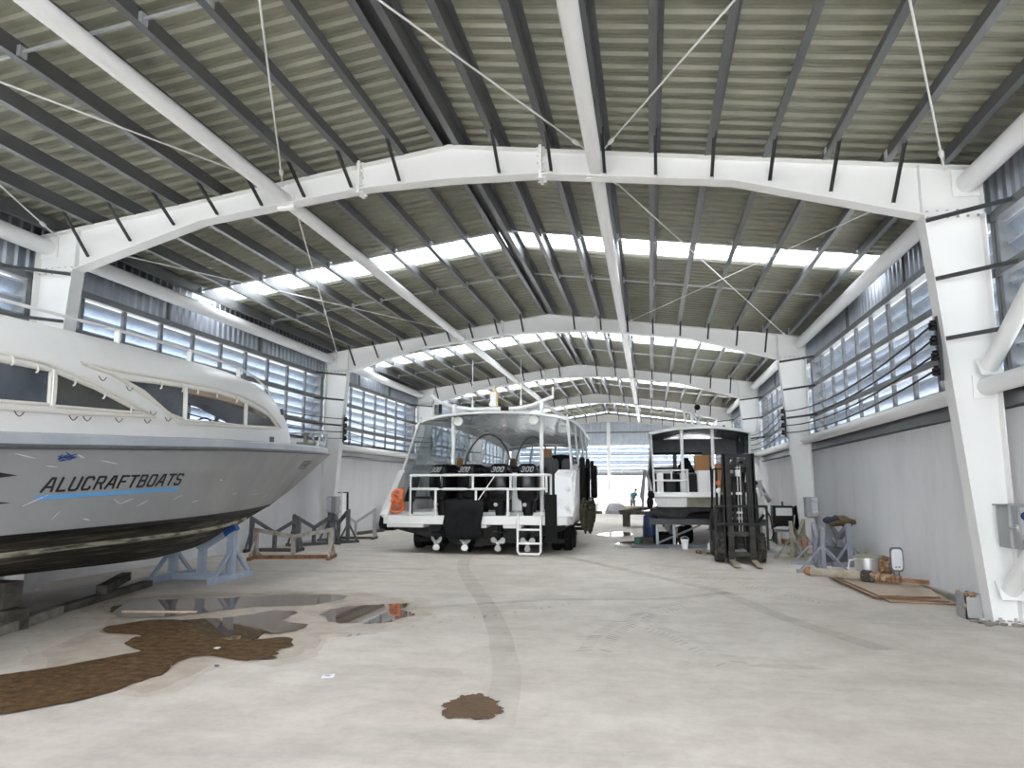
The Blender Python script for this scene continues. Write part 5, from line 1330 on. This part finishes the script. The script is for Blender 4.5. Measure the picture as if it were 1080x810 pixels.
b = MB(); b.beam((-9.45, 21.45, .25), (-9.5, 21.5, 1.45), .34, .05, up=(1, .2, 0)); b.build('board', 'boat_white', t, smooth=False)
b = MB(); b.beam((-9.28, 21.44, .25), (-9.33, 21.49, 1.47), .035, .06, up=(1, .2, 0)); b.beam((-9.31, 21.47, 1.45), (-9.68, 21.5, 1.45), .05, .03); b.build('edge', 'black', t, smooth=False)
b = MB(); b.bb(-9.60, -9.50, 21.40, 21.44, 1.05, 1.22); b.bb(-9.60, -9.52, 21.38, 21.42, .35, .5); b.build('fixture', 'steel_bolt', t, smooth=False)
b = MB(); b.bb(-9.62, -9.44, 21.37, 21.385, .25, .30); b.build('red_line', 'red', t, smooth=False)
GR = 'metal boat stands along the right wall'
trestle((3.30, 15.75, 0), R(84), 1.5, .85, .38, 'pale lilac-grey boat stand seen end-on, behind the rusty shaft', 'stand_lilac', d=1.0, t=.07, group=GR)
trestle((3.95, 16.85, 0), R(98), 1.1, .84, .30, 'blue-grey boat stand against the right wall carrying brown cloths', 'stand_lilac', d=.75, t=.10, group=GR)
trestle((3.35, 18.1, 0), R(66), 1.2, .84, .36, 'olive weathered boat stand, leftmost of the three by the right wall', 'olive_metal', d=.8, t=.07, group=GR)
b = MB(); rg = random.Random(2)
for k in range(7): b.sphere((3.95 + rg.uniform(-.12, .25), 16.85 + rg.uniform(-.3, .3), .88 + rg.uniform(-.06, .08)), rg.uniform(.10, .17), (1.3, 1.1, .55), 10, 7)
b.jitter(.02, 5); tag(b.build('cloth_heap', 'brown_cloth'), 'heap of brown and yellowish cloths on the blue-grey stand', 'cloths')
b = MB(); b.sphere((3.72, 16.55, .93), .10, (1.4, 1, .7)); b.sphere((3.85, 16.6, .96), .07); b.jitter(.015); tag(b.build('dark_rag', 'rag_navy'), 'dark blue rag on the left end of the brown cloths', 'rag')
b = MB(); b.bb(3.65, 4.2, 16.6, 17.1, .0, .36); b.jitter(.03, 3); tag(b.build('dark_crate', 'seat_grey', smooth=False, bevel=.02), 'dark crate on the floor beneath the cloths and stand', 'crate')
# plywood sheets, rusty shaft, pot, mirror
def sheet(pts, z0, th, label, zt=0):
    b = MB(); b.cur = 1; n = len(pts); b.prism([(x, y, z0) for x, y in pts], (0, 0, th)); b.mi[-n - 1] = 0 if False else b.mi[-n - 1]
    for i in range(2): b.mi[i] = 0
    return tag(b.build('plywood_sheet', ['plywood', 'plywood_edge'], smooth=False), label, 'plywood sheet', 'plywood sheets by the right wall')
sheet([(3.32, 11.45), (4.22, 11.35), (4.42, 12.9), (3.28, 14.1)], .0, .02, 'lowest plywood sheet lying flat on the floor by the right wall')
sheet([(3.18, 11.75), (4.10, 11.45), (4.36, 13.0), (3.10, 14.3)], .028, .02, 'middle plywood sheet of the three by the right wall')
sheet([(3.22, 11.62), (4.05, 11.62), (4.32, 13.1), (3.14, 14.15)], .060, .02, 'topmost plywood sheet, under the rusty shaft by the right wall')
t = thing('propeller_shaft', (3.3, 13.1, .1), 'rusty propeller shaft lying across the plywood sheets', 'shaft')
b = MB(); a_, c_ = V((2.72, 13.75, .17)), V((3.45, 13.25, .17)); b.tube([a_, a_.lerp(c_, .04), a_.lerp(c_, .08), a_.lerp(c_, .96), c_], [.06, .085, .072, .072, .072], 14); b.build('grey_tube', 'shaft_grey', t)
b = MB(); d_ = (c_ - a_).normalized(); b.tube([a_ - d_ * .10, a_ - d_ * .05, a_ + d_ * .01], [.05, .075, .08], 12); b.build('end_cap', 'rust', t)
b = MB(); e_ = V((4.0, 12.75, .16)); b.tube([c_.lerp(e_, .0), c_.lerp(e_, .18)], .10, 8); b.tube([c_ + V((.02, -.05, .05)), c_ + V((.10, -.20, -.06))], .035, 8); b.build('coupling', 'timber_dark', t)
b = MB(); b.tube([c_.lerp(e_, .18 + .08 * k) for k in range(9)], [.066, .072, .064, .072, .066, .072, .064, .07, .066], 12); b.build('rusty_spline', 'rust_flaky', t)
b = MB()
for q in (-1, 1): b.beam(e_ + d_ * -.1 + V((.02, .05, 0)) * q, e_ + d_ * .28 + V((.02, .055, .0)) * q, .05, .05)
b.build('fork_end', 'rust', t, smooth=False)
t = thing('metal_pot', (3.72, 14.0, .0), 'dented metal pot with a lid standing behind the rusty shaft', 'pot')
b = MB(); b.lathe([(.15, 0), (.20, .03), (.21, .30), (.225, .31), (.225, .33), (.0, .33)], (3.72, 13.95, .08), n=22); b.build('body', 'aluminium', t)
b = MB(); b.lathe([(.24, 0), (.24, .015), (.16, .05), (.04, .065), (.03, .09), (.0, .09)], (3.72, 13.95, .41), n=22); b.build('lid', 'olive_metal', t)
b = MB(); b.tube([(3.54, 13.86, .38), (3.40, 13.86, .36), (3.38, 13.86, .22), (3.52, 13.86, .14)], .018, 7); b.build('handle', 'box_pale', t)
b = MB(); b.sphere((3.98, 13.9, .26), .14, (1, 1, 1.2)); b.jitter(.03); tag(b.build('rusty_lump', 'rust_flaky'), 'rusty lump of metal at the right of the metal pot', 'scrap')
t = thing('vehicle_mirror', (4.08, 13.5, .1), 'white vehicle wing mirror standing upright by the right wall', 'mirror')
b = MB(); b.loft([[V((4.10, 13.62 + yy, .41)) + V((.105 * k_ * math.copysign(abs(math.cos(a)) ** .35, math.cos(a)), 0, .20 * k_ * math.copysign(abs(math.sin(a)) ** .35, math.sin(a)))) for a in [2 * PI * q / 24 for q in range(24)]] for yy, k_ in ((-.02, .98), (-.02, 1.0), (.0, 1.03), (.05, .85))]); b.build('housing', 'stand_grey', t)
b = MB(); b.loft([[V((4.10, 13.595 + yy, .41)) + V((.085 * math.copysign(abs(math.cos(a)) ** .4, math.cos(a)), 0, .175 * math.copysign(abs(math.sin(a)) ** .4, math.sin(a)))) for a in [2 * PI * q / 24 for q in range(24)]] for yy in (-.008, .01)]); b.build('glass', 'mirror_white', t)
b = MB(); b.bb(4.06, 4.09, 13.58, 13.587, .27, .30); b.bb(4.11, 4.14, 13.58, 13.587, .27, .30); b.build('sticker', 'box_grey', t, smooth=False)
b = MB(); b.tube([(4.05, 13.63, .22), (4.05, 13.64, .02)], .014, 7); b.tube([(4.13, 13.63, .22), (4.13, 13.64, .02)], .014, 7); b.bb(4.0, 4.2, 13.55, 13.72, .0, .03); b.build('stalk', 'stand_grey', t)
b = MB(); b.beam((4.22, 12.9, .05), (4.26, 11.2, .05), .08, .08); tag(b.build('timber_strip', 'timber_grey', smooth=False), 'grey timber strip along the right edge of the plywood', 'strip')
t = thing('metal_can', (3.94, 10.3, 0), 'rusty-edged open metal box at the foot of the first right column', 'metal box')
b = MB(); b.bb(3.84, 4.06, 10.24, 10.26, 0, .30); b.bb(3.84, 4.06, 10.50, 10.52, 0, .30); b.bb(3.84, 3.86, 10.24, 10.52, 0, .30); b.bb(4.04, 4.06, 10.24, 10.52, 0, .30); b.bb(3.84, 4.06, 10.24, 10.52, 0, .02); b.build('case', 'box_grey', t, smooth=False)
b = MB()
for k in range(8): b.sphere((3.86 + .18 * random.random(), 10.235 + .28 * (k % 2), .29 + .02 * random.random()), .025)
b.sphere((3.845, 10.25, .16), .03, (.6, .6, 1.6)); b.sphere((3.85, 10.26, .07), .03, (.6, .6, 1.6)); b.build('rust_patch', 'rust_flaky', t)
b = MB(); rg = random.Random(6)
for k in range(18): b.sphere((3.86 + .55 * k / 18 , 10.02 + rg.uniform(-.22, .12) , .015), rg.uniform(.02, .045), (1.5, 1.2, .6), 8, 5)
tag(b.build('mortar_rubble', 'timber_grey', smooth=False), 'crumbs of grey mortar on the floor around the first right column foot', 'rubble', kind='stuff')
# work bench corner behind the second right column
t = thing('work_bench', (3.9, 22.6, 0), 'small white bench by the right wall carrying a black cabinet', 'bench')
b = MB(); b.bb(3.45, 4.40, 22.3, 22.95, .34, .38); b.build('top', 'boat_white', t, smooth=False)
for x in (3.55, 4.3):
    for y in (22.4, 22.85): b = MB(); b.bb(x - .03, x + .03, y - .03, y + .03, 0, .34); b.build('leg', 'stand_grey', t, smooth=False)
t = thing('black_cabinet', (3.78, 22.6, .38), 'black cabinet with a pale steel panel on the white bench', 'cabinet')
b = MB(); b.bb(3.50, 4.08, 22.45, 22.9, .38, 1.08); b.build('case', 'black', t, smooth=False, bevel=.01)
b = MB(); b.bb(3.58, 4.03, 22.42, 22.45, .80, 1.02); b.build('steel_panel', 'aluminium', t, smooth=False)
b = MB(); b.cyl((3.8, 22.6, 1.08), (3.8, 22.6, 1.2), .025); b.build('knob', 'black', t)
b = MB(); b.beam((4.02, 22.3, .39), (4.08, 22.35, .82), .14, .02, up=(1, 0, 0)); tag(b.build('grey_board', 'box_pale', smooth=False), 'narrow grey board leaning on the black cabinet', 'board')
b = MB(); b.loft([[V((4.24, 22.6, z)) + V((w_ * math.cos(a), .5 * w_ * math.sin(a), 0)) for a in [2 * PI * k / 16 for k in range(16)]] for z, w_ in ((.38, .24), (.6, .235), (.9, .2), (1.05, .12), (1.10, .05))]); b.jitter(.012); tag(b.build('black_jacket', 'fabric_black'), 'black jacket hanging right of the black cabinet', 'jacket')
t = thing('white_bucket', (3.72, 21.6, 0), 'white bucket with a brown band in front of the white bench', 'bucket')
b = MB(); b.lathe([(.0, 0), (.14, 0), (.17, .34), (.175, .36), (.165, .36), (.14, .03)], (3.72, 21.6, 0), n=20); b.build('body', 'paper', t)
b = MB(); b.lathe([(.16, .06), (.172, .2)], (3.72, 21.6, 0), n=20); b.build('brown_band', 'cardboard', t)
b = MB(); b.bb(3.95, 4.2, 21.55, 21.8, 0, .42); tag(b.build('paint_carton', 'paper', bevel=.01, smooth=False), 'tall white carton on the floor right of the white bucket', 'carton')
t = thing('brown_canister', (4.0, 20.4, 0), 'reddish brown canister in front of the second right column', 'canister')
b = MB(); b.lathe([(.10, 0), (.11, .03), (.11, .15), (.09, .18), (.11, .2), (.11, .33), (.05, .38), (.0, .38)], (3.92, 20.4, 0), n=16); b.build('body', 'orange', t)
b = MB(); b.sphere((3.7, 21.9, .45), .2, (1.6, 1, .35)); b.jitter(.012, 4); tag(b.build('white_rag', 'fabric_white'), 'crumpled white rag on the front of the white bench', 'rag')
b = MB(); b.loft([rrect(3.35, 19.6, z, .9, .5, e=.5) for z in (0, .12)]); tag(b.build('grey_tray', 'stand_pale'), 'long grey tray on the floor before the white bucket', 'tray')
b = MB(); b.bb(2.95, 3.35, 23.2, 23.7, 0, .03); tag(b.build('dark_mat', 'rubber', smooth=False), 'flat dark mat on the floor right of the forklift', 'mat')
b = MB(); b.loft([rrect(-9.85, 26.6, z, w_, w_ * .9, e=.8) for z, w_ in ((0, .6), (.25, .75), (.6, .6), (.8, .25))]); b.jitter(.02); tag(b.build('black_sack', 'fabric_black'), 'black sack on the floor by the left wall behind the white speedboat', 'sack')
b = MB(); b.beam((-9.9, 23.6, .05), (-9.7, 25.6, .05), .16, .1); tag(b.build('dark_timber', 'timber_dark', smooth=False), 'dark timber along the foot of the left wall near the black sack', 'timber')

# ------------------------------------------------------------------ puddles, mud, scraps on the floor
def blob(name, m, pts, z, label, cat, seed, n=160, amp=.05, th=.004):
    rg = random.Random(seed); out = curve_closed(pts, n); ph = [rg.uniform(0, 6.28) for _ in range(5)]
    c = sum((V((x, y, 0)) for x, y in out), V()) / len(out); res = []
    for i, (x, y) in enumerate(out):
        t = 2 * PI * i / n; a = amp * (.5 * math.sin(7 * t + ph[0]) + .4 * math.sin(13 * t + ph[1]) + .3 * math.sin(23 * t + ph[2]) + .2 * math.sin(41 * t + ph[3]))
        d = V((x, y, 0)) - c; d = d.normalized() * a; res.append((x + d.x, y + d.y))
    me = MB(); me.v = [V((x, y, z)) for x, y in res]; me.f = [list(range(n))]; me.mi = [0]
    o = me.build(name, m, smooth=False)
    bm = bmesh.new(); bm.from_mesh(o.data); bmesh.ops.triangulate(bm, faces=bm.faces); 
    for f in bm.faces:
        if f.normal.z < 0: f.normal_flip()
    bm.to_mesh(o.data); bm.free()
    return tag(o, label, cat)
def curve_closed(P, n):
    out = []; m = len(P)
    for i in range(n):
        t = i / n * m; k = int(t); u = t - k; p0, p1, p2, p3 = P[(k - 1) % m], P[k % m], P[(k + 1) % m], P[(k + 2) % m]
        out.append(tuple(.5 * (2 * p1[j] + (p2[j] - p0[j]) * u + (2 * p0[j] - 5 * p1[j] + 4 * p2[j] - p3[j]) * u * u + (3 * p1[j] - p0[j] - 3 * p2[j] + p3[j]) * u ** 3) for j in range(2)))
    return out
WATER = [('puddle', [(-7.29, 9.01), (-7.28, 9.6), (-6.51, 9.92), (-5.83, 10.33), (-5.14, 10.66), (-4.51, 10.49), (-4.6, 9.85), (-5.01, 9.52), (-5.46, 9.36), (-5.79, 8.84), (-6.15, 8.49), (-6.58, 8.34)], 'long narrow puddle on the concrete beside the silver boat'),
         ('puddle', [(-6.2, 7.9), (-5.54, 8.47), (-5.18, 8.74), (-4.98, 9.21), (-4.6, 9.06), (-4.49, 8.54), (-4.03, 8.26), (-4.11, 7.85), (-4.27, 7.71), (-4.31, 7.21), (-5.07, 7.3), (-5.7, 7.55)], 'brown water puddle lying over the mud beside the silver boat'),
         ('puddle', [(-4.2, 9.0), (-4.27, 9.5), (-4.01, 9.79), (-3.72, 9.93), (-3.39, 10.08), (-3.34, 9.6), (-3.08, 9.28), (-3.17, 8.73), (-3.49, 8.54), (-3.88, 8.59)], 'small round dark puddle on the open floor, apart from the mud'),
         ('puddle', [(-1.85, 25.55), (-1.26, 26.99), (-0.74, 26.54), (-0.73, 25.03), (-1.3, 24.45)], 'bright shallow puddle left of the navy blue drum, the farther one'),
         ('puddle', [(-1.06, 21.3), (-0.63, 22.48), (0.07, 23.0), (0.26, 21.9), (0.06, 20.52), (-0.83, 20.0)], 'bright shallow puddle in front of the navy blue drum'),
         ('puddle', [(0.37, 22.9), (0.73, 23.6), (1.04, 22.38), (0.46, 21.25)], 'bright shallow puddle under the raised boat by the white bucket')]
for i, (nm, pts, lab) in enumerate(WATER): blob(nm, 'water', pts, .008 if i != 1 else .0085, lab, 'puddle', 30 + i, amp=.05)
blob('mud_patch', 'mud', [(-5.9, 5.2), (-5.4, 6.02), (-5.14, 6.69), (-5.44, 6.99), (-5.66, 7.45), (-6.1, 7.47), (-6.34, 7.88), (-5.8, 8.3), (-5.3, 7.95), (-5.05, 7.6), (-4.6, 7.35), (-4.3, 7.45), (-3.95, 7.62), (-3.75, 7.17), (-3.73, 6.88), (-3.53, 6.68), (-3.92, 6.56), (-4.34, 6.68), (-4.42, 6.35), (-4.28, 6.06), (-4.34, 5.79), (-4.3, 5.53), (-4.5, 4.9), (-5.2, 4.5)], .010, 'brown sandy mud spread on the floor in the left foreground', 'mud', 44, amp=.10)
blob('mud_patch', 'mud_damp', [(-1.58, 5.6), (-1.50, 5.82), (-1.38, 5.90), (-1.22, 5.74), (-1.12, 5.50), (-1.2, 5.3), (-1.5, 5.3)], .006, 'small brown mud stain on the floor near the paper scrap', 'mud', 45, amp=.03)
for k, pts in enumerate(([(-6.49, 7.0), (-6.9, 8.12), (-7.7, 9.03), (-7.5, 10.1), (-6.13, 10.8), (-4.63, 11.2), (-3.4, 10.5), (-2.75, 9.4), (-3.0, 8.3), (-3.4, 7.5), (-3.3, 6.7), (-3.9, 6.2), (-3.9, 5.4), (-5.2, 5.6)],
                         [(-6.3, 7.2), (-6.7, 8.3), (-7.5, 9.03), (-7.4, 9.9), (-6.13, 10.5), (-4.63, 10.9), (-3.5, 10.3), (-2.9, 9.4), (-3.1, 8.4), (-3.6, 7.8), (-3.45, 6.8), (-4.0, 6.3), (-4.1, 5.4), (-5.2, 5.7)])):
    o = blob('silt_stain', 'rust_dust', pts, .003 + .001 * k, 'x', 'x', 60 + k, amp=.12)
    del o['label']; del o['category']; o.parent = fl; 
# scraps
t = thing('paper_scrap', (-2.8, 6.15, 0), 'small white paper scrap with blue print on the bare floor', 'paper')
b = MB(); rt = Matrix.Rotation(.35, 3, 'Z'); pts = [V((-2.8, 6.15, .006)) + rt @ V(p) for p in ((-.055, -.04, 0), (.05, -.05, .006), (.06, .045, .012), (-.045, .05, .004))]; b.prism(pts, (0, 0, .002)); b.build('sheet', 'paper', t, smooth=False)
b = MB(); letters(b, '7', lambda u, v, w: V((0, 0, 0)), th=.1) if False else None
for k in range(3): b.beam(V((-2.825 + .018 * k, 6.13, .0175)), V((-2.81 + .018 * k, 6.165, .0195)), .006, .002)
b.build('print', 'ink', t, smooth=False)
b = MB(); b.prism([V((-4.42, 6.95, .012)), V((-4.36, 6.93, .012)), V((-4.35, 6.97, .02)), V((-4.41, 6.99, .016))], (0, 0, .004)); tag(b.build('paper_scrap', 'paper', smooth=False), 'tiny white scrap lying on the brown mud', 'paper')
b = MB(); b.beam((-6.9, 8.72, .012), (-5.9, 8.86, .012), .04, .02); tag(b.build('wood_stick', 'wood_pale', smooth=False), 'thin pale wood stick at the left end of the long puddle', 'stick')
b = MB(); b.sphere((-3.98, 6.33, .008), .018, (1.6, 1, .5)); tag(b.build('pebble', 'ink'), 'tiny dark pebble beside the mud near the paper scrap', 'pebble')

# ------------------------------------------------------------------ person at the far end
def person():
    px, py = -1.10, 46.2
    P = lambda x, y, z: V((px + x, py + y, z))
    t = thing('person', (px, py, 0), 'person in a teal shirt leaning over at the far open end of the hall', 'person')
    def skin_mesh(name, m, verts, edges, radii, root, parent):
        me = bpy.data.meshes.new(name); o0 = ORG[parent.name]; me.from_pydata([v - o0 for v in verts], edges, []); o = bpy.data.objects.new(name, me); COL.objects.link(o); o.parent = parent; ORG[o.name] = o0
        me.materials.append(MATS[m]); sk = o.modifiers.new('skin', 'SKIN'); sk.use_smooth_shade = True
        for i, r in enumerate(radii): me.skin_vertices[0].data[i].radius = (r, r)
        me.skin_vertices[0].data[root].use_root = True
        ss = o.modifiers.new('sub', 'SUBSURF'); ss.levels = 2; ss.render_levels = 2
        return o
    # 0 pelvis 1 waist 2 chest 3 neck 4 head 5 headtop; legs; arms
    v = [P(0, 0, .78), P(.02, -.02, .95), P(.08, -.05, 1.14), P(.14, -.07, 1.27), P(.20, -.10, 1.37), P(.22, -.11, 1.46),
         P(-.09, 0, .72), P(-.08, -.06, .42), P(-.10, .0, .09), P(-.08, -.14, .05), P(.09, 0, .72), P(.10, -.08, .42), P(.10, .02, .09), P(.12, -.12, .05),
         P(-.08, -.04, 1.20), P(-.12, -.10, .97), P(-.04, -.24, .82), P(.25, -.06, 1.20), P(.30, -.14, .97), P(.22, -.28, .84)]
    e = [(0, 1), (1, 2), (2, 3), (3, 4), (4, 5), (0, 6), (6, 7), (7, 8), (8, 9), (0, 10), (10, 11), (11, 12), (12, 13), (2, 14), (14, 15), (15, 16), (2, 17), (17, 18), (18, 19)]
    r = [.12, .115, .13, .052, .085, .075, .09, .062, .042, .038, .09, .062, .042, .038, .058, .042, .032, .058, .042, .032]
    body = skin_mesh('body', 'skin', v, e, r, 0, t)
    for w_, hand in ((v[16], -1), (v[19], 1)):
        for k in range(4):
            a = w_ + V((.018 * (k - 1.5), -.03, -.02)); skin_mesh('finger', 'skin', [w_, a, a + V((.004 * (k - 1.5), -.035, -.025)), a + V((.004 * (k - 1.5), -.045, -.06 - .008 * (k in (1, 2)))),], [(0, 1), (1, 2), (2, 3)], [.016, .010, .009, .008], 0, body)
        skin_mesh('thumb', 'skin', [w_, w_ + V((-.03 * hand, -.02, -.01)), w_ + V((-.04 * hand, -.05, -.03))], [(0, 1), (1, 2)], [.014, .011, .009], 0, body)
    sv = [P(0, 0, .74), P(.02, -.02, .95), P(.08, -.05, 1.14), P(.125, -.065, 1.235), P(-.08, -.04, 1.20), P(-.115, -.085, 1.02), P(.25, -.06, 1.20), P(.29, -.12, 1.02)]
    skin_mesh('shirt', 'teal_shirt', sv, [(0, 1), (1, 2), (2, 3), (2, 4), (4, 5), (2, 6), (6, 7)], [.145, .135, .15, .07, .075, .062, .075, .062], 0, t)
    tv = [P(0, 0, .80), P(-.09, 0, .72), P(-.08, -.06, .42), P(-.10, 0, .12), P(.09, 0, .72), P(.10, -.08, .42), P(.10, .02, .12)]
    skin_mesh('trousers', 'trousers', tv, [(0, 1), (1, 2), (2, 3), (0, 4), (4, 5), (5, 6)], [.13, .105, .08, .065, .105, .08, .065], 0, t)
    b = MB(); b.sphere(P(.205, -.085, 1.435), .105, (.92, 1.02, .85)); b.build('hair', 'hair', t)
    b = MB(); b.sphere(P(.205, -.205, 1.385), .016, (.8, 1, 1.3)); b.build('nose', 'skin', t)
    for s in (-1, 1):
        b = MB(); b.sphere(P(.205 + .035 * s, -.185, 1.405), .010); b.build('eye', 'black', t)
        b = MB(); b.sphere(P(.205 + .093 * s, -.10, 1.39), .022, (.4, .8, 1.3)); b.build('ear', 'skin', t)
    b = MB(); b.beam(P(.185, -.192, 1.345), P(.225, -.192, 1.345), .008, .008); b.build('mouth', 'leather', t)
person()

# ------------------------------------------------------------------ light and camera
w = bpy.data.worlds.new('World'); SC.world = w; w.use_nodes = True
nt = w.node_tree; bg = nt.nodes['Background']
tc = nt.nodes.new('ShaderNodeTexCoord'); sp = nt.nodes.new('ShaderNodeSeparateXYZ'); rp_ = nt.nodes.new('ShaderNodeValToRGB')
nt.links.new(tc.outputs['Generated'], sp.inputs[0]); nt.links.new(sp.outputs['Z'], rp_.inputs['Fac'])
e = rp_.color_ramp.elements; e[0].position = 0.0; e[0].color = (.46, .485, .51, 1); e[1].position = .9; e[1].color = (1, 1, 1, 1)
nt.links.new(rp_.outputs['Color'], bg.inputs['Color']); bg.inputs['Strength'].default_value = 9.0
cam = bpy.data.cameras.new('camera'); co = bpy.data.objects.new('camera', cam); COL.objects.link(co)
cam.sensor_width = 36; cam.lens = 760.2 / 1080 * 36; cam.clip_start = .05; cam.clip_end = 500
co.location = (0, 0, 1.65); co.rotation_euler = (PI / 2 + .1408, 0, .1878)
SC.camera = co
vs = SC.view_settings; vs.view_transform = 'Standard'; vs.look = 'None'; vs.gamma = 1; vs.use_curve_mapping = False; vs.exposure = 1.0
SC.cycles.max_bounces = 10; SC.cycles.diffuse_bounces = 6; SC.cycles.transparent_max_bounces = 16
